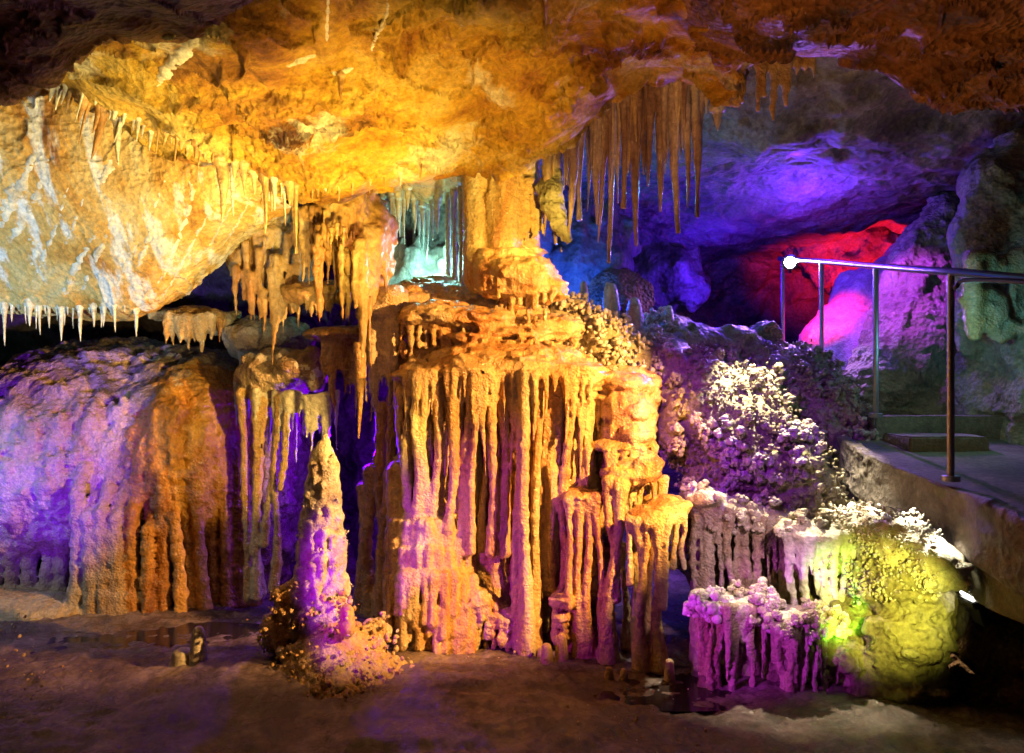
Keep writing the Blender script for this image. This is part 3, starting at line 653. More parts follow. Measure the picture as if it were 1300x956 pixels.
# thin dark columns left of it
for (x, w, Y) in [(586, 6, 5.5), (577, 5, 5.6), (568, 5, 5.7)]:
    o = link('stone_pillar', mesh_mixed('stone_pillar', [tube_data([P(x+1, 195, Y), P(x, 250, Y), P(x, 300, Y), P(x, 372, Y)], [S(w, Y)*.9, S(w, Y)*.7, S(w, Y)*.6, S(w, Y)*.8], 20, .12, x)]), M['flow'])
    tag(o, {586: 'slim dark pillar touching the left side of the golden twin pillar', 577: 'middle one of three slim pillars beside the golden twin pillar', 568: 'slim pillar nearest the turquoise niche'}[x], 'pillar')

# turquoise niche: short stalactites in front of the back wall and two flowing cones
nl = 'small stalactite in the turquoise lit niche behind the ceiling lip'
nz_ = [(random.uniform(5.5, 6.2), random.uniform(480, 578)) for _ in range(34)]
V = Vol(*box(P(470, 190, 5.3), P(600, 290, 6.3)), .016); a = V.part('body')
for i in range(9): V.ell(P(475+i*14, 232+8*math.sin(i*1.7), 5.9+.1*math.sin(i*2.3)), (.13, .5, .12), a, .06)
V.rough(.03, .12, 3, 3, .2)
t = thing('niche_roof', 'knobbly low roof of the turquoise niche behind the ceiling lip', 'rock'); nv, nq, _n = V.build(t, {'*': M['flow']}); NICHE = bvh_of(nv, nq)
for (Y, x) in nz_:
    y = 0; hh = NICHE.ray_cast(Vector(((x-650)/FX*Y, Y, 1.9)), Vector((0, 0, 1)))
    if hh[0] is None: continue
    y = 478-(hh[0].z-EYE)/Y*FX+6
    L = S(random.uniform(25, 70), Y); stalactite(P(x, y-3, Y), L, S(random.uniform(3, 6), Y)*.7, M['pale'], nl, 'niche stalactites', seg=12, sink=.12)
V = Vol(*box(P(480, 300, 5.7), P(600, 372, 6.4)), .014); a = V.part('body')
for i in range(14): x = 490+i*7; V.cone(P(x, random.uniform(300, 325), 6.1+.1*math.sin(i)), P(x, 372, 6.0), .03, .07, a, .05)
V.rough(.02, .07, 3, 2)
t = thing('niche_flowstone', 'glowing turquoise flowstone fins at the back of the niche', 'flowstone'); V.build(t, {'*': M['pale']})

# left flank of centre: dark drip curtain 410-500
V = Vol(*box(P(405, 360, 5.0), P(505, 800, 5.6)), .012); a = V.part('shelf'); bk = V.part('backing')
V.ell(P(485, 400, 5.35), (.17, .3, .10), a, .06); V.ell(P(440, 425, 5.5), (.3, .25, .06), a, .06); V.ell(P(500, 385, 5.3), (.14, .25, .12), a, .06)
for i in range(13):
    x = 412+i*6.5; V.drip(P(x, 435+random.uniform(-6, 4), 5.36), S(random.uniform(30, 110), 5.36), S(5, 5.3)*.75, V.part('drip'), .03)
for (x, y, l, w) in [(478, 420, 120, 9), (492, 400, 90, 8), (470, 430, 70, 7), (500, 420, 60, 7)]: V.drip(P(x, y, 5.15), S(l, 5.15), S(w, 5.1)*.75, V.part('drip'), .03)
for (xt, yt, xb, yb, w, Y) in [(500, 410, 488, 800, 15, 5.2), (487, 520, 480, 790, 12, 5.3), (472, 600, 470, 780, 12, 5.4), (462, 620, 458, 775, 9, 5.45)]: V.column(P(xt, yt, Y), P(xb, yb, Y), S(w, Y)*.6, V.part('column'), .05, waist=.9)
V.teeth([(470, 405), (485, 415), (505, 405)], 9, 40, 110, 9, default=5.15)
V.flute(.004, 5)
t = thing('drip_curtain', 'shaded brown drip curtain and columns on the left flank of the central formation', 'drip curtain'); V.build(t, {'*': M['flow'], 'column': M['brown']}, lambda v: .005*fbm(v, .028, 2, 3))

# ================================================================== TALL STALAGMITE with knobbly foot
V = Vol((-1.55, 3.7, -.12), (-.35, 4.9, 1.4), .0095)
sp = V.part('spire'); ft = V.part('foot'); Y = 4.35
prof = [(413, 556, 5), (411, 572, 10), (409, 590, 17), (410, 615, 21), (410, 640, 23), (408, 670, 27), (407, 700, 28), (407, 730, 30), (408, 760, 32), (412, 790, 35), (415, 830, 40), (415, 868, 46)]
V.path([P(a, b, Y) for a, b, c in prof], [S(c, Y)*.95 for a, b, c in prof], sp, .03)
V.cone(P(403, 578, Y), P(405, 600, Y), .018, .03, sp, .02); V.cone(P(427, 590, Y), P(420, 620, Y), .02, .035, sp, .02); V.cone(P(392, 650, Y), P(392, 740, Y), .03, .05, sp, .03)
V.cone(P(384, 690, Y), P(382, 760, Y), .028, .06, sp, .03)
for i in range(26):
    a = random.uniform(-2.2, 2.2); t = random.uniform(.15, .75); py = 560+t*280; w = np.interp(py, [b for _, b, _ in prof], [c for _, _, c in prof])
    xx = 410+math.sin(a)*w*.85; yy = Y-math.cos(a)*S(w, Y)*.75
    V.cone(P(xx, py, yy), P(xx, py+random.uniform(18, 50), yy), .014, .022, sp, .02)
nodes = [(356, 755, 12), (372, 750, 13), (345, 790, 12), (352, 800, 10), (365, 775, 14), (382, 772, 12), (358, 815, 10), (370, 800, 12), (446, 800, 10)]
for x, y, r in nodes: V.ell(P(x, y, 4.3), (S(r, 4.3),)*3, ft, .03)
for i in range(300):
    x = random.uniform(355, 490); y = random.uniform(790, 900)
    lim = 455 if y < 800 else 500
    if x < 372+(880-y)*.05 and y < 820: continue
    yy = 4.15-(y-800)/100*.35+.002*abs(x-420); V.ell(P(x, y, yy+.05), np.array([1, 1, random.uniform(.8, 1.3)])*random.uniform(.013, .036), ft, .008)
V.ell(P(425, 850, 4.25), (.24, .25, .22), ft, .05); V.ell(P(470, 870, 4.25), (.25, .25, .16), ft, .05); V.ell(P(365, 800, 4.45), (.14, .15, .14), ft, .05)
for yy_, hw_ in ((592, 9), (622, 17), (652, 21), (684, 25), (716, 27), (748, 32), (776, 38)): V.teeth([(409-hw_, yy_+4), (410, yy_-3), (409+hw_, yy_+4)], max(3, hw_//5), 22, 44, 8, 'spire', back=-.2, tip=.6, k=.01, dy=6)
V.cone(P(441, 775, 4.12), P(441, 800, 4.1), .035, .04, V.part('knob'), .015)
for i in range(120):
    py = random.uniform(575, 870); w = np.interp(py, [b for _, b, _ in prof], [c for _, _, c in prof]); an_ = random.uniform(-1.7, 1.7); rr_ = random.uniform(.012, .02)+.012*(py > 700)
    V.ell(P(410+math.sin(an_)*w*.9, py, Y-math.cos(an_)*S(w, Y)*.85), (rr_, rr_, rr_*random.uniform(1, 2.2)), sp, .012)
V.rough(.006, .06, 65, 2); V.rough(.004, .024, 68, 2, .05)
t = thing('stalagmite', 'tall knobbly pink and tan stalagmite rising from a popcorn foot left of centre', 'stalagmite')
STAL = (t,)+V.build(t, {'*': M['pale'], 'foot': M['flow'], 'spire': M['coral'], 'knob': M['stal']}, lambda v: .003*fbm(v, .02, 2, 3))

def stalagmite(x, yt, yb, w, Y, mat, label, group=None, fat=1.0):
    t_, b_ = P(x, yt, Y), P(x, yb, Y)
    pts = [b_-[0, 0, .04], b_*.8+t_*.2, b_*.55+t_*.45, b_*.3+t_*.7, b_*.12+t_*.88, t_+[0, 0, -.004], t_]
    r = S(w, Y)/2; rs = [r*1.35, r*1.15, r, r*.92, r*.75, r*.4, r*.05]
    tag(link('stalagmite', mesh_mixed('stalagmite', [tube_data(pts, rs, 24, .08, int(x))]), mat), label, 'stalagmite', group)
stalagmite(252, 795, 852, 20, 4.4, M['pale'], 'small blunt white stalagmite standing alone on the wet floor at left')
stalagmite(232, 822, 850, 30, 4.42, M['pale'], 'low pale stump hugging the small blunt white stalagmite')
stalagmite(694, 816, 842, 15, 4.5, M['stal'], 'egg shaped orange stalagmite at the foot of the central columns')
stalagmite(686, 822, 842, 10, 4.6, M['stal'], 'tiny round stalagmite directly beside the orange egg')
stalagmite(713, 803, 840, 15, 4.55, M['flow'], 'stubby banded stalagmite just right of the orange egg')
stalagmite(773, 846, 856, 9, 4.3, M['flow'], 'button sized stalagmite in the dark pool, left one of two')
stalagmite(792, 848, 857, 8, 4.3, M['flow'], 'button sized stalagmite in the dark pool, right one of two')
stalagmite(850, 836, 858, 12, 4.3, M['flow'], 'small violet nub by the pool in front of the dark recess')

# ================================================================== CURTAIN OF STALACTITES under the ceiling, right of the pillar
big = [(698, 180, 120, 10), (712, 170, 140, 10), (727, 150, 145, 11), (742, 130, 150, 10), (757, 120, 165, 11), (768, 118, 190, 9), (779, 116, 218, 10), (792, 115, 150, 9), (803, 112, 200, 11), (818, 112, 110, 9), (829, 112, 125, 10), (841, 114, 155, 11), (853, 114, 182, 11), (865, 114, 150, 10), (877, 116, 160, 11), (889, 120, 75, 8)]
bl = ['leftmost long rusty stalactite beside the golden pillar', 'second long rusty stalactite from the golden pillar', 'third rusty stalactite from the golden pillar', 'broad brown stalactite before the grey green drape', 'long brown stalactite left of centre in the hanging curtain', 'slender stalactite just left of the longest one',
      'longest stalactite of the curtain, its tip in front of the blue wall', 'short stalactite right of the longest one', 'long pointed stalactite over the dark red hollow', 'shortest stalactite in the middle of the curtain', 'narrow stalactite in the right half of the curtain', 'wide stalactite in the right half of the curtain', 'longest stalactite of the right half of the curtain',
      'stalactite with teal edge near the right end of the curtain', 'rightmost long stalactite of the curtain', 'short stub ending the curtain at right']
for (x, y, l, w), lb in zip(big, bl):
    Y = 4.95+random.uniform(-.08, .12); t = thing('stalactite', lb, 'stalactite', 'curtain of long rusty stalactites')
    pr = []
    top = P(x, y-25, Y); pr += stal_parts(top, S(l+25, Y), S(w, Y)*.80, flare=1.5, tip=random.choice([.08, .12, .3, .45]), seg=28, rough=.30, lean=(random.uniform(-.05, .05), 0))
    link('shaft', mesh_mixed('shaft', pr), M['redst'], t)
    for k in range(4):
        dx = random.choice([-1, 1])*w*random.uniform(.4, .95); link('fin', mesh_mixed('fin', stal_parts(P(x+dx, y-15, Y+random.uniform(-.05, .08)), S(l*random.uniform(.35, .75), Y), S(w, Y)*.42, seg=14, flare=1.3)), random.choice([M['redst'], M['redst'], M['stal']]), t)
# second, deeper rank
for i in range(20):
    x = 700+i*9.5+random.uniform(-3, 3); Y = 5.35+random.uniform(-.1, .15); stalactite(P(x, 95 if x > 760 else 150, Y), S(random.uniform(60, 125), Y), S(random.uniform(5, 8), Y)*.7, M['redst'], 'brown stalactite in the shaded rear rank behind the hanging curtain', 'rear rank of the stalactite curtain', seg=14, flare=1.3)
# grey-green drape (690-725, 230-310)
V = Vol(*box(P(680, 150, 4.9), P(745, 330, 5.3), pad=.15), .010); a = V.part('body')
V.path([P(700, 215, 5.1), P(700, 250, 5.0), P(712, 285, 4.97), P(716, 300, 4.97)], [.06, .075, .05, .03], a, .03); V.path([P(690, 240, 5.05), P(704, 275, 5.0)], [.05, .03], a, .03)
for (x, l) in [(707, 22), (713, 30), (719, 26), (722, 16)]: V.drip(P(x, 288, 4.97), S(l, 4.97), .012, V.part('drip'), .02)
V.rough(.02, .05, 3, 3)
t = thing('stone_drape', 'pale grey green stone drape with toothed tip beside the pillar', 'drapery'); V.build(t, {'*': M['lump']})

# small drapery at (960-1035, 60-150)
V = Vol(*box(P(940, 30, 4.3), P(1045, 160, 4.7), pad=.1), .010); a = V.part('body')
V.ell(P(975, 50, 4.55), (.14, .15, .1), a, .05); V.ell(P(1010, 62, 4.6), (.12, .15, .07), a, .05)
for (x, y, l, w) in [(970, 60, 60, 8), (982, 70, 82, 7), (998, 70, 62, 9), (990, 60, 40, 6), (1012, 66, 30, 6), (1022, 70, 26, 5), (1032, 75, 40, 4), (962, 62, 78, 6)]:
    V.drip(P(x, y, 4.5), S(l, 4.5), S(w, 4.5)*.75, V.part('drip'), .02, .55)
V.rough(.012, .06, 3, 2)
t = thing('stone_drape', 'small hanging drape of blunt fangs under the brown ceiling at upper right', 'drapery'); V.build(t, {'*': M['redst'], 'drip': M['flow']})
stalactite(P(911, 140, 4.7), S(26, 4.7), .028, M['pale'], 'single white fang at the edge of the ceiling lump right of the curtain', seg=18)

# ================================================================== BACKGROUND: chamber to the right
def blob(name, label, cat, px, py, Y, r, mat, h=.03, rough=(.06, .3), kind=None, extra=None, fine=.02, ripple=0):
    c = P(px, py, Y); r = np.array(r, float); lo, hi = c-r-.35, c+r+.35
    V = Vol(lo, hi, h); a = V.part('body'); V.ell(c, r, a, .1)
    if extra: extra(V, a)
    V.rough(rough[0], rough[1], 5, 3, .3); V.rough(fine, .07, 9, 2, .1)
    if ripple: V.ripple(ripple, .06, 3)
    v, q, nn, fid = V.mesh()
    o = link(name, mesh_from(name, v, q), mat); return tag(o, label, cat, kind=kind), (v, q)
# rock spurs in the back: blue lit wall and dark hump
def ex(V, a):
    V.ell(P(760, 330, 7.6), (.35, .3, .5), a, .2); V.rough(.09, .2, 9, 3, .4)
o, _ = blob('rock_spur', 'craggy blue lit rock spur seen past the cap of the central formation', 'rock', 735, 330, 7.4, (.5, .4, .75), M['back'], .03, extra=ex)
blob('rock_hump', 'dark reddish rounded hump behind the row of little stalagmites', 'rock', 783, 395, 6.9, (.33, .3, .36), M['ceil2'], .025)
blob('rock_spur', 'deep blue rock spur left of the dark red column of shadow', 'rock', 835, 360, 8.6, (.5, .4, .6), M['back'], .035, rough=(.16, .25))
blob('red_rock', 'jagged crimson lit rock ledge high in the back chamber', 'rock', 1110, 320, 9.0, (.9, .5, .42), M['back'], .03, rough=(.16, .35), fine=.04)
def ex(V, a):
    V.cone(P(1180, 290, 7.6), P(1100, 460, 7.0), .3, .45, a, .2); V.cone(P(1130, 380, 7.3), P(1060, 470, 6.9), .2, .3, a, .2)
# pink mound
lo, hi = box(P(1030, 330, 7.0), P(1180, 520, 7.6), pad=.4)
V = Vol(lo, hi, .022); a = V.part('body')
V.path([P(1150, 335, 7.7), P(1110, 390, 7.4), P(1080, 450, 7.2), P(1060, 520, 7.1)], [.22, .36, .42, .5], a, .15)
V.rough(.04, .22, 3, 3, .2); V.rough(.008, .05, 4, 2)
t = thing('flowstone_slope', 'smooth hot pink lit flowstone slope behind the middle railing posts', 'flowstone'); V.build(t, {'*': M['pale']})
# violet cascade
lo, hi = box(P(1040, 250, 6.1), P(1240, 540, 7.0), pad=.3)
V = Vol(lo, hi, .0165); a = V.part('upper_drape'); b = V.part('lower_slope')
V.path([P(1200, 255, 6.9), P(1190, 310, 6.75), P(1160, 370, 6.6)], [.14, .24, .3], a, .08); V.path([P(1165, 300, 6.8), P(1150, 335, 6.75)], [.1, .14], a, .06)
V.path([P(1180, 370, 6.6), P(1160, 430, 6.4), P(1120, 490, 6.25), P(1075, 525, 6.2)], [.3, .36, .28, .16], b, .1); V.path([P(1200, 400, 6.5), P(1200, 500, 6.3), P(1180, 530, 6.2)], [.25, .32, .25], b, .1)
for i in range(16): x = 1150+i*4.5; V.cone(P(x+22-i, 262+abs(i-10)*2, 6.62), P(x-6, 340, 6.40), .03, .018, a, .012)
for i in range(14): V.path([P(1188-i*4, 330+i*4, 6.30), P(1150-i*3, 400+i*6, 6.12), P(1130-i*4, 470+i*4, 6.02)], [.02, .032, .018], b, .015)
V.rough(.02, (.3, .3, .15), 13, 2, .2); V.rough(.016, (.05, .05, .09), 14, 3); V.ripple(.01, .08, 5)
t = thing('flowstone_cascade', 'rippled violet flowstone cascade sweeping down behind the railing', 'flowstone'); V.build(t, {'*': M['lump']}, lambda v: .008*fbm(v, .05, 2, 3))
# right wall buttress with fingers
lo, hi = box(P(1205, 170, 5.0), P(1420, 560, 5.6), pad=.2)
V = Vol(lo, hi, .018); a = V.part('body')
V.path([P(1300, 175, 5.7), P(1262, 240, 5.5), P(1250, 330, 5.45)], [.16, .22, .2], a, .1); V.path([P(1330, 200, 5.5), P(1330, 330, 5.4), P(1340, 560, 5.4)], [.3, .35, .4], a, .15)
V.cone(P(1234, 320, 5.45), P(1228, 440, 5.6), .09, .05, a, .06)
V.path([P(1265, 350, 5.7), P(1268, 560, 5.7)], [.22, .3], a, .1)
for (x, y, l, w) in [(1238, 330, 95, 11), (1255, 335, 80, 9), (1270, 330, 95, 11), (1286, 330, 85, 10), (1302, 330, 90, 11)]: V.drip(P(x, y, 5.2), S(l, 5.2), S(w, 5.2)*.8, V.part('drip'), .05, .4)
V.rough(.05, .2, 23, 3, .15); V.rough(.014, .06, 24, 2)
t = thing('rock_buttress', 'mottled teal and tan rock buttress with blunt stone fingers at the right edge', 'rock'); V.build(t, {'*': M['flow'], 'body': M['lump']})
# little stalagmites on the shoulder behind the centre
for (x, yt, yb, w, Y, lb) in [(741, 357, 440, 14, 5.7, 'small grey stalagmite on the shoulder, leftmost of the row against the blue'), (777, 360, 450, 20, 5.6, 'taller pointed stalagmite with lit left edge before the dark hump'), (772, 358, 440, 14, 5.65, 'twin tip leaning against the taller pointed shoulder stalagmite'),
                              (805, 378, 460, 24, 5.6, 'squat pink stalagmite on the shoulder, right of the pointed one'), (849, 388, 470, 16, 5.8, 'shadowy little stalagmite farthest right on the shoulder')]:
    stalagmite(x, yt, yb, w, Y, M['coral'], lb)

# ================================================================== CORAL SLOPE
lo, hi = box(P(690, 370, 4.9), P(1150, 900, 5.4), pad=.3); lo[1] = 4.1; lo[2] = -.1; hi[1] = 6.6
V = Vol(lo, hi, .015); a = V.part('slope'); b = V.part('shoulder')
V.path([P(715, 410, 5.5), P(760, 440, 5.4), P(810, 470, 5.5)], [.16, .18, .2], b, .1)
V.path([P(840, 470, 5.7), P(880, 520, 5.5), P(940, 560, 5.3), P(1000, 610, 5.1), P(1050, 655, 5.0)], [.26, .32, .3, .25, .14], a, .12)
V.path([P(850, 440, 6.0), P(920, 470, 6.0), P(1000, 500, 6.0), P(1050, 560, 5.8)], [.25, .28, .32, .32], a, .12)
V.path([P(975, 430, 6.2), P(975, 500, 6.2)], [.16, .2], a, .08); V.path([P(1030, 465, 6.0), P(1030, 520, 6.0)], [.12, .2], a, .08); V.path([P(920, 500, 5.7), P(950, 520, 5.6)], [.25, .25], a, .1)
V.path([P(900, 620, 5.2), P(960, 660, 5.1), P(1020, 700, 4.95)], [.2, .2, .18], a, .12)
V.path([P(920, 700, 5.3), P(1000, 780, 5.1), P(1000, 880, 5.0)], [.3, .3, .35], a, .12)
V.rough(.05, .16, 33, 3, .2); V.rough(.02, .06, 34, 2)
cs = thing('coral_slope', 'rugged slope crusted with cave coral, glittering between columns and walkway', 'rock slope')
sv, sq, sn = V.build(cs, {'*': M['lump']})
ico_v, ico_f = None, None
import bmesh
bm = bmesh.new(); bmesh.ops.create_icosphere(bm, subdivisions=2, radius=1); bm.verts.ensure_lookup_table()
ico_v = np.array([q.co for q in bm.verts]); ico_f = np.array([[q.index for q in fc.verts] for fc in bm.faces]); bm.free()
def nodules(name, v, nn, keep, count, rr, parent, mat, clump=5, cr_=.05, seed=0, branch=.03):
    rg = np.random.default_rng(seed)
    idx = np.nonzero(keep)[0]; c = rg.choice(idx, count)
    cen = v[c]; cn_ = nn[c]; VV = []; FF = []; o = 0
    for p0, n0 in zip(cen, cn_):
        for k in range(rg.integers(2, clump+1)):
            r = rg.uniform(*rr); d = rg.normal(size=3)*cr_*.5; q = p0+d*.8+n0*rg.uniform(0, branch)
            s_ = ico_v*(r*rg.uniform(.6, 1.5, 3)); VV.append(s_+q); FF.append(ico_f+o); o += len(ico_v)
    VV = np.vstack(VV); FF = np.vstack(FF); nm = VV
    VV = VV+(.004*fbm(VV, .02, 2, seed))[:, None]
    return tag(link(name, mesh_from(name, VV, FF), mat, parent), kind='stuff')
def px_of(v): return 650+v[:, 0]/v[:, 1]*FX, 478-(v[:, 2]-EYE)/v[:, 1]*FX
X, Yp = px_of(sv); front = (sn[:, 1] < .35)
def knots(name, v, nn, keep, count, parent, mat, seed, size=(.02, .045), out=(.02, .09)):
    rg = np.random.default_rng(seed); idx = np.nonzero(keep)[0]; VV = []; FF = []; o = 0; made = 0; tries = 0
    while made < count and tries < count*30:
        tries += 1; i = rg.choice(idx); p0, n0 = v[i], nn[i]
        if vnoise(p0[None], .17, seed)[0] < rg.uniform(-.3, .35): continue
        made += 1; s_ = rg.uniform(*size); up = n0+np.array([.15, -.2, .5]); up /= np.linalg.norm(up); h_ = rg.uniform(*out); c_ = p0+up*h_
        for k in range(int(14+520*s_)):
            q = rg.normal(size=3); q = q/np.linalg.norm(q)*s_*rg.uniform(.4, 1)
            if k < 3: q = -up*h_*k/3
            VV.append(ico_v*((.0035+.014*rg.random()**2)*rg.uniform(.6, 1.7, 3))+c_+q); FF.append(ico_f+o); o += len(ico_v)
    VV = np.vstack(VV); VV = VV+(.004*fbm(VV, .02, 2, seed))[:, None]
    return tag(link(name, mesh_from(name, VV, np.vstack(FF)), mat, parent), kind='stuff')
nodules('coral_nodules', sv, sn, front & (X > 850) & (X < 1090) & (Yp > 440) & (Yp < 720), 1500, (.007, .015), cs, M['lump'], 4, .06, 1, .02)
knots('coral_knots', sv, sn, front & (X > 850) & (Yp > 540) & (Yp < 720), 430, cs, M['coral'], 11)
knots('coral_knots', sv, sn, front & (X > 850) & (Yp > 450) & (Yp < 560), 120, cs, M['lump'], 12)
nodules('shoulder_nodules', sv, sn, front & (X < 850) & (X > 690) & (Yp < 500), 520, (.008, .018), cs, M['coral'], 4, .045, 2, .03)
X, Yp = px_of(STAL[1]); nodules('popcorn', STAL[1], STAL[3], (STAL[3][:, 1] < .5) & (Yp > 745+.4*abs(X-420)*(X > 430)), 260, (.004, .013), STAL[0], M['flow'], 4, .05, 9, .012)
nodules('popcorn', STAL[1], STAL[3], (STAL[3][:, 1] < .5) & (Yp > 570) & (Yp < 760), 60, (.004, .008), STAL[0], M['coral'], 2, .03, 10, .0)
# ================================================================== LOWER RIGHT: organ pipes, green columns, yellow boulder arch
def pipes(label, name, px0, px1, ytop, ybot, Y, n, mat, mat2, seedr=1, w=6, depth=.2, lift=.05, foot=1.2, lump_=(.02, .08), curve=10, slant=0):
    lo, hi = box(P(px0-15, ytop-30, Y-.25), P(px1+15, min(ybot+10, 905), Y+.35), pad=.1)
    V = Vol(lo, hi, .0095); cap = V.part('cap'); bk = V.part('backing'); random.seed(seedr)
    cx = (px0+px1)/2; hw = (px1-px0)/2
    for k in range(5):
        t = k/4*2-1; V.ell(P(cx+t*hw*.8, ytop-6+curve*t*t+slant*t, Y+.08), (S(hw*.38, Y), depth*.8, lift), cap, .04)
        V.cone(P(cx+t*hw*.8, ytop+10+slant*t, Y+.16), P(cx+t*hw*.8, ybot, Y+.16), .075, .08, bk, .05)
    V.rough(*lump_, 5+seedr, 2, .15)
    for i in range(n):
        t = (i+.5)/n*2-1; x = cx+t*hw+random.uniform(-1, 1); yt = ytop+curve*t*t+slant*t+random.uniform(-3, 5); yy = Y-.07*(1-t*t)+random.uniform(-.02, .04); ww = w*random.uniform(.7, 1.3)
        if random.random() < .35: V.drip(P(x, yt, yy), S((ybot-yt)*random.uniform(.3, .7), Y), S(ww, Y)*.5, V.part('drip'), .02, .35)
        else: V.column(P(x, yt, yy), P(x+random.uniform(-1, 1), ybot-random.uniform(0, 12), yy-.01), S(ww, Y)*.5, V.part('pipe'), .022, foot=foot)
    V.flute(.004, 8)
    t = thing(name, label, 'organ pipe formation'); return V.build(t, {'*': mat, 'cap': mat2, 'backing': M['lump']}, lambda v: .004*fbm(v, .025, 2, 3))+(t,)
r1 = pipes('pink stone organ pipes under a coral cap, at the left of the lower right group', 'organ_pipes', 886, 972, 775, 905, 4.25, 13, M['mound'], M['coral'], 3, 9, curve=-6)
r2 = pipes('broad magenta organ pipes with frilled cap beside the bottom of the picture', 'organ_pipes', 978, 1052, 790, 905, 4.15, 12, M['mound'], M['coral'], 4, 9, curve=2)
r3 = pipes('violet hanging pipes beneath the upper coral slope, behind the pink ones', 'organ_pipes', 880, 1010, 655, 790, 4.75, 18, M['mound'], M['coral'], 5, 8, curve=-4, slant=14)
r4 = pipes('green lit organ pipes hanging between coral slope and yellow boulder', 'organ_pipes', 995, 1112, 682, 800, 4.45, 15, M['pale'], M['coral'], 6, 9, curve=-8, slant=-6)
for (r, n) in ((r1, 300), (r2, 150), (r3, 260), (r4, 240)):
    X, Yp = px_of(r[0]); cap_ = r[0][:, 2] > np.percentile(r[0][:, 2], 78)
    knots('coral_knots', r[0], r[2], cap_ & (r[2][:, 1] < .3), n//4, r[3], M['coral'], 5, (.012, .03), (.0, .035))
# yellow boulder arch
lo, hi = box(P(1030, 650, 3.7), P(1240, 905, 4.8), pad=.12)
V = Vol(lo, hi, .012); a = V.part('boulder'); rim = V.part('rim'); lb_ = V.part('foot')
V.path([P(1050, 668, 4.65), P(1108, 676, 4.4), P(1153, 690, 4.15), P(1192, 714, 3.98), P(1220, 738, 3.88)], [.08, .095, .10, .09, .06], rim, .06)
V.path([P(1120, 735, 4.35), P(1160, 755, 4.15), P(1150, 830, 4.15), P(1110, 905, 4.2)], [.14, .16, .2, .28], a, .1)
V.path([P(1095, 760, 4.42), P(1085, 800, 4.35), P(1080, 860, 4.3)], [.13, .15, .18], a, .08)
for i in range(36): x = random.uniform(1050, 1160); y = random.uniform(825, 900); V.ell(P(x, y, 4.18), (random.uniform(.02, .045), .04, .025), lb_, .02)
V.ell(P(1100, 870, 4.35), (.3, .2, .2), lb_, .06)
for (x, y, l) in [(1120, 770, 40), (1132, 768, 48), (1145, 765, 40), (1108, 775, 30), (1157, 762, 35)]: V.drip(P(x, y, 4.28), S(l, 4.3), .022, V.part('drip'), .03)
V.rough(.045, .14, 35, 3, .2)
for i in range(110):
    x = random.uniform(1065, 1205); y = random.uniform(735, 890); Yf = V.front(x, y, -1)
    if Yf > 0: r_ = random.uniform(.018, .05); V.ell(P(x, y, Yf+r_*.2), (r_, r_, r_*random.uniform(.5, 1)), a, .015)
V.teeth([(1050, 712), (1090, 715), (1130, 722), (1165, 735)], 15, 25, 70, 7, k=.012, back=-.2, default=4.4)
V.rough(.016, .05, 38, 2)
t = thing('boulder_arch', 'lumpy yellow green boulder with glowing rim arching over a hidden lamp', 'boulder')
av, aq, an = V.build(t, {'*': M['lump'], 'foot': M['coral'], 'rim': M['coral']}, lambda v: .008*fbm(v, .05, 2, 3))
X, Yp = px_of(av); nodules('coral_nodules', av, an, (an[:, 1] < .4) & (Yp < 760) & (X < 1190), 520, (.004, .010), t, M['coral'], 5, .04, 6, .02)
# dark rock at the lower right corner
lo, hi = box(P(1185, 760, 3.9), P(1420, 1000, 4.6), pad=.1)
V = Vol(lo, hi, .016); a = V.part('body'); V.path([P(1250, 905, 4.2), P(1340, 840, 4.1), P(1450, 820, 4.0)], [.3, .35, .35], a, .1)
V.rough(.05, .12, 3, 3, .15); V.rough(.015, .05, 3, 2)
t = thing('dark_boulder', 'unlit craggy boulder filling the bottom right corner', 'boulder'); V.build(t, {'*': M['ceil2']})

fz = np.stack([R.uniform(-3.5, 1.2, 900), R.uniform(3.2, 5.2, 900), np.zeros(900)], 1)
ii = np.clip(((fz[:, 1]+1.5)/12*619).astype(int), 0, 619); jj = np.clip(((fz[:, 0]+5.6)/11.4*639).astype(int), 0, 639); fz[:, 2] = p[ii*640+jj, 2]
fk_ = vnoise(fz, .5, 77) > .1
nodules('floor_rubble', fz, np.tile([0, 0, 1.], (900, 1)), fk_, 160, (.002, .008), None, M['flow'], 3, .12, 21, .0)
# ================================================================== WALKWAY, KERB WALL, RAILING
def prism(name, poly, z0f, z1f, mat, parent=None, kind=None):
    me = bpy.data.meshes.new(name); n = len(poly)
    vs = [(x, y, z0f(x, y)) for x, y in poly]+[(x, y, z1f(x, y)) for x, y in poly]
    fs = [list(range(n))[::-1], [n+i for i in range(n)]]+[[i, (i+1) % n, n+(i+1) % n, n+i] for i in range(n)]
    bm = bmesh.new()
    bv = [bm.verts.new(v_) for v_ in vs]
    for f_ in fs: bm.faces.new([bv[i] for i in f_])
    bmesh.ops.recalc_face_normals(bm, faces=bm.faces)
    bmesh.ops.bevel(bm, geom=[e for e in bm.edges], offset=.012, segments=2, affect='EDGES')
    bmesh.ops.triangulate(bm, faces=[q for q in bm.faces if len(q.verts) > 4])
    bmesh.ops.subdivide_edges(bm, edges=[e for e in bm.edges if e.calc_length() > .1], cuts=5, use_grid_fill=True)
    bm.verts.ensure_lookup_table(); co = np.array([q.co for q in bm.verts]); d = .009*fbm(co, .12, 3, 4)
    bm.normal_update()
    for q, dd in zip(bm.verts, d): q.co += q.normal*dd
    bm.to_mesh(me); bm.free(); o = link(name, me, mat, parent)
    if kind: o['kind'] = kind
    return o
def zw(x, y): return .93+np.clip((y-3.3), -3, 4)*.115
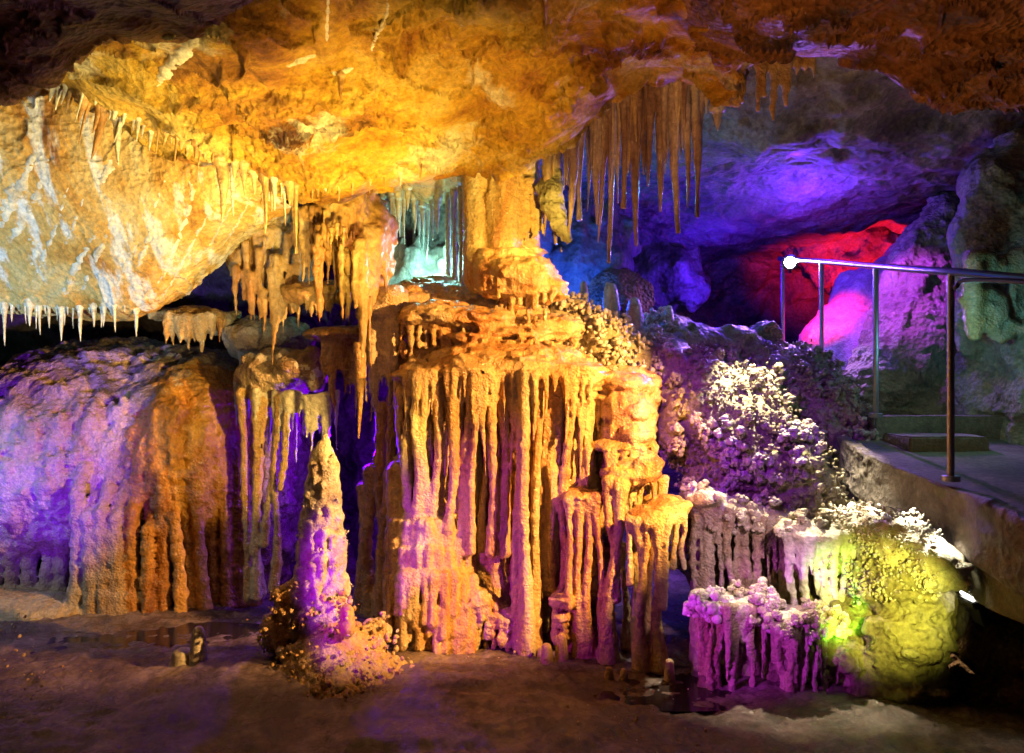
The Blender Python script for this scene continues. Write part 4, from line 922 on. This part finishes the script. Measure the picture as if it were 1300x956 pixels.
edge = [np.array([2.05, -1.2, .9]), np.array([2.04, 1.0, .9]), P(1500, 752, 2.42), P(1400, 705, 2.85), P(1300, 664, 3.45), P(1200, 624, 4.1), P(1110, 590, 4.75), P(1070, 566, 5.3), P(1040, 548, 6.0), P(1030, 540, 6.7)]
wp = [(p_[0]+.03, p_[1]) for p_ in edge]+[(4.4, 6.7), (4.6, 2.42), (4.4, -1.2)]
prism('walkway', wp, lambda x, y: .5, lambda x, y: zw(x, y), M['conc'], kind='structure')
g = []
for dz, dx in ((.03, .06), (.02, .0), (-.06, .0), (-.18, .0), (-.30, .01), (-.36, .25), (-.6, .34), (-1.1, .34)):
    g.append([(p_[0]+dx, p_[1]+(.04 if p_[1] > 5 else 0), zw(p_[0], p_[1])+dz) for p_ in edge])
v, f = loft(np.array(g), 150, 420, rock_disp(.025, .02, .007, 61, .3), flip=True)
tag(link('retaining_wall', mesh_from('retaining_wall', v, f), M['back']), 'rough dark kerb and undercut wall carrying the walkway at right', 'wall')
# low concrete wall at the bend
bw = prism('concrete_wall', [(2.47, 5.42), (2.47, 5.6), (3.50, 5.6), (3.50, 5.42)], lambda x, y: .95, lambda x, y: 1.33+.0*x, M['conc'])
tag(bw, 'low drab concrete wall at the end of the walkway behind the near post', 'wall')
bw2 = prism('concrete_step', [(2.50, 5.0), (2.50, 5.38), (3.0, 5.38), (3.0, 5.0)], lambda x, y: .98, lambda x, y: 1.22, M['conc'])
tag(bw2, 'squat concrete step block against the low wall beside the middle post', 'step')
rl = thing('railing', 'steel handrail on four posts following the walkway in front of the violet cascade', 'railing')
def cyl(pts, r, name, mat, parent, seg=16, rough=.0):
    return link(name, mesh_mixed(name, [tube_data(pts, [r]*len(pts), seg, rough, 1, 0)]), mat, parent)
posts = [(1207, 345, 606, 4.15), (1112, 338, 526, 5.35), (1043, 332, 500, 6.4), (994, 329, 440, 7.3)]
tops = []
for (px, pt, pb, Y) in posts:
    a, b = P(px, pt, Y), P(px, pb, Y); b[2] -= .02; tops.append(a)
    cyl([a, a*.6+b*.4, b], .018, 'post', M['steel'], rl)
    cyl([b+[0, 0, .028], b+[0, 0, .014], b], .045, 'base_plate', M['steel'], rl)
ends = [np.array([2.32, -1.0, 1.9]), np.array([2.31, 1.2, 1.91]), P(1480, 358, 2.8)]+tops+[P(990, 328, 7.45)]
cyl(np.array(ends)+[0, 0, .0], .021, 'handrail', M['rail'], rl, 20)
cyl(np.array([P(1480, 362, 2.8), P(1240, 350, 3.8), P(1212, 360, 3.95)]) - [0, 0, .02], .011, 'cable', M['black'], rl, 10)

# spotlight on the railing, lit
lp = thing('spotlight', 'glaring violet white spotlight clamped to the far end of the handrail', 'spotlight')
c = P(1003, 333, 6.95); aim = np.array([0, 0, 1.5])-c; aim /= np.linalg.norm(aim)
cyl([c-aim*.02, c-aim*.08, c-aim*.16], .07, 'housing', M['black'], lp, 24)
cyl([c, c-aim*.015, c-aim*.03], .048, 'lens', M['glow'], lp, 24)
cyl([c-aim*.1, c-aim*.1-[0, 0, .05], c-aim*.1-[0, 0, .1]], .012, 'bracket', M['black'], lp, 10)
# flood lamp half hidden behind the boulder arch
fl = thing('floodlight', 'bright white floodlight peeking out under the tip of the boulder arch', 'floodlight')
c2 = P(1240, 752, 3.95); 
def slab(name, c, u, w, n, hu, hw, hn, mat, par):
    me = bpy.data.meshes.new(name); bm = bmesh.new(); bmesh.ops.create_cube(bm, size=2)
    for q in bm.verts: q.co = Vector(np.array(c)+np.array(u)*hu*q.co.x+np.array(w)*hw*q.co.y+np.array(n)*hn*q.co.z)
    bmesh.ops.bevel(bm, geom=list(bm.edges), offset=min(hu, hw, hn)*.3, segments=2, affect='EDGES'); bm.to_mesh(me); bm.free(); return link(name, me, mat, par)
u = np.array([.95, 0, .3]); u /= np.linalg.norm(u); nn_ = np.cross(u, [0, 1, 0]); w_ = np.array([0, 1., 0])
slab('housing', c2-np.array([0, 0, .035]), u, w_, nn_, .06, .07, .02, M['black'], fl)
slab('lens', c2, u, w_, nn_, .052, .06, .008, M['glow2'], fl)
slab('bracket', c2-np.array([0, 0, .10]), u, w_, nn_, .01, .05, .06, M['black'], fl)

# ================================================================== LIGHTS: mostly bare unseen lamps standing in for the show cave's floodlights, with added fills
def spot(name, loc, aim, col, W, ang=50, blend=.6, size=.05):
    l = bpy.data.lights.new(name, 'SPOT'); l.color = col; l.energy = W; l.spot_size = math.radians(ang); l.spot_blend = blend; l.shadow_soft_size = size
    o = bpy.data.objects.new(name, l); C.objects.link(o); o.location = loc
    o.rotation_euler = (Vector(aim)-Vector(loc)).to_track_quat('-Z', 'Y').to_euler(); return o
def point(name, loc, col, W, size=.05):
    l = bpy.data.lights.new(name, 'POINT'); l.color = col; l.energy = W; l.shadow_soft_size = size
    o = bpy.data.objects.new(name, l); C.objects.link(o); o.location = loc; return o
WARM = (1, .80, .52); YEL = (1, .82, .30); PUR = (.28, .05, 1); MAG = (.85, .12, 1)
exec_lights = True
spot('ceiling_flood', (-.5, 3.7, 1.5), P(330, 130, 4.4), (1, .72, .13), 230, 90, .9, .04)
spot('ceiling_fill', (.3, 2.6, .5), P(470, 100, 4.2), (1, .58, .12), 560, 46, .8)
spot('ceiling_left', (-1.0, 3.2, 1.1), P(190, 100, 4.2), (1, .82, .38), 150, 60, .9)  # added fill without a fixture, lifts the left part of the ceiling
spot('boulder_flood', (-.9, 4.0, 1.5), P(170, 290, 4.9), (1, .70, .26), 165, 80, .8, .03)
spot('cool_face', (-3.4, 3.3, .9), P(40, 330, 5.0), (.5, .78, 1), 230, 60, .9)
spot('key_flood', (2.2, 3.3, 2.1), P(620, 553, 4.9), (1, .50, .13), 1350, 53, .4, .03)
spot('left_flood', (1.0, 2.9, 1.5), P(290, 560, 5.6), (1, .62, .14), 800, 18, .8)
spot('purple_flood', (-2.6, 2.9, .6), P(60, 570, 5.8), (.15, .008, 1), 620, 40, .8)
spot('pink_fill', (-1.7, 2.9, .6), P(640, 700, 4.8), (.42, .01, 1), 210, 40, .7)
spot('white_left', (-4.5, 4.6, 1.6), P(30, 640, 5.4), (.7, .92, 1), 50, 70, .7)
point('gap_lamp', P(440, 560, 5.75), (.14, .0, 1), 26)
point('niche_lamp', P(555, 335, 5.75), (.35, 1, .9), 9)
point('blue_lamp', P(722, 375, 6.6), (.01, .09, 1), 40)
spot('violet_beam', tuple(c+aim*.1), P(880, 600, 4.9), (.45, .2, 1), 200, 120, .6)
point('violet_glow', tuple(c+np.array([0, -.25, .35])), (.10, .015, 1), 60)
spot('coral_white', (1.7, 5.35, 2.55), P(985, 615, 5.0), (1, .88, .58), 600, 48, .5, .02)
spot('slope_violet', (.6, 3.2, 2.2), P(920, 560, 5.4), (.3, .01, 1), 190, 40, .7)
spot('magenta_low', (-.2, 3.2, .5), P(970, 800, 4.3), (.6, .04, 1), 170, 28, .7)
spot('pipe_fill', (1.5, 3.1, 1.5), P(945, 740, 4.6), (1, .6, .8), 110, 34, .7)  # extra pinkish fill added to bring out the organ pipes
spot('green_lamp', P(1075, 830, 3.9), P(1052, 735, 4.5), (.25, 1, .03), 40, 50, .8)
for px_, py_, Y_a in ((1075, 615, 4.6), (1118, 620, 4.35), (1158, 640, 4.12), (1196, 668, 3.95)): spot('rim_fill', P(px_, py_, Y_a), P(px_, py_+90, Y_a), (1, .96, .72), 20, 72, .5)  # added unseen spots just above the rim, separate from the floodlight
spot('arch_front', (1.6, 2.9, .8), P(1115, 765, 4.2), (.95, .95, .13), 170, 34, .7)
spot('red_lamp', P(1110, 420, 7.9), P(1105, 300, 9), (1, .01, .05), 260, 95, .7)
spot('pink_lamp', P(985, 350, 6.7), P(1085, 435, 7.3), (1, .01, .2), 260, 44, .6)
point('back_lamp', P(900, 360, 7.8), (.06, .01, 1), 40)
spot('cascade_light', P(1040, 230, 5.9), P(1160, 400, 6.4), (.34, .04, 1), 320, 50, .7, .02)
point('roof_lamp', P(1010, 200, 6.0), (.25, .03, .9), 1.5)
spot('near_ceiling_light', (.4, 2.3, 1.0), P(1000, 70, 3.3), (1, .42, .10), 120, 70, .9)
point('teal_lamp', P(1215, 430, 4.9), (.2, .8, 1), 5)
spot('wall_light', (2.4, 3.6, 2.6), P(1180, 540, 5.3), (1, .7, .2), 14, 40, .8)
spot('curtain_fill', (.5, 3.3, .9), P(795, 195, 4.9), (1, .56, .3), 160, 25, .7)  # added unseen fill so the hanging curtain shows
point('curtain_rim', P(840, 240, 5.6), (.2, .7, 1), 5)
spot('soft_front', (.3, 1.6, 1.8), P(600, 480, 4.9), (1, .5, .4), 45, 46, .9, .3)
spot('pillar_fill', (.45, 3.9, 2.3), P(640, 265, 5.2), (1, .70, .14), 150, 40, .7)  # added to brighten the pillar, which the ceiling lip shades; no fixture
spot('floor_fill', (.4, 3.9, 1.5), (-1.9, 4.8, 0), (1, .6, .5), 45, 46, .8)  # added fill that lifts only the floor at left, no source there

# ================================================================== WORLD, CAMERA
w = bpy.data.worlds.new('World'); bpy.context.scene.world = w; w.use_nodes = True
w.node_tree.nodes['Background'].inputs[0].default_value = (.02, .015, .03, 1); w.node_tree.nodes['Background'].inputs[1].default_value = .15
cam = bpy.data.cameras.new('camera'); co = bpy.data.objects.new('camera', cam); C.objects.link(co)
cam.sensor_width = 36; cam.lens = FX/1300*36; cam.clip_end = 100; cam.clip_start = .05
co.location = (0, 0, EYE); co.rotation_euler = (math.pi/2, 0, 0)
sc = bpy.context.scene; sc.camera = co
sc.view_settings.view_transform = 'Standard'; sc.view_settings.look = 'None'; sc.view_settings.exposure = 0; sc.view_settings.gamma = 1
sc.cycles.max_bounces = 3; sc.cycles.diffuse_bounces = 1; sc.cycles.use_denoising = True; sc.cycles.sample_clamp_indirect = 4
print('built in', time.time()-T0)
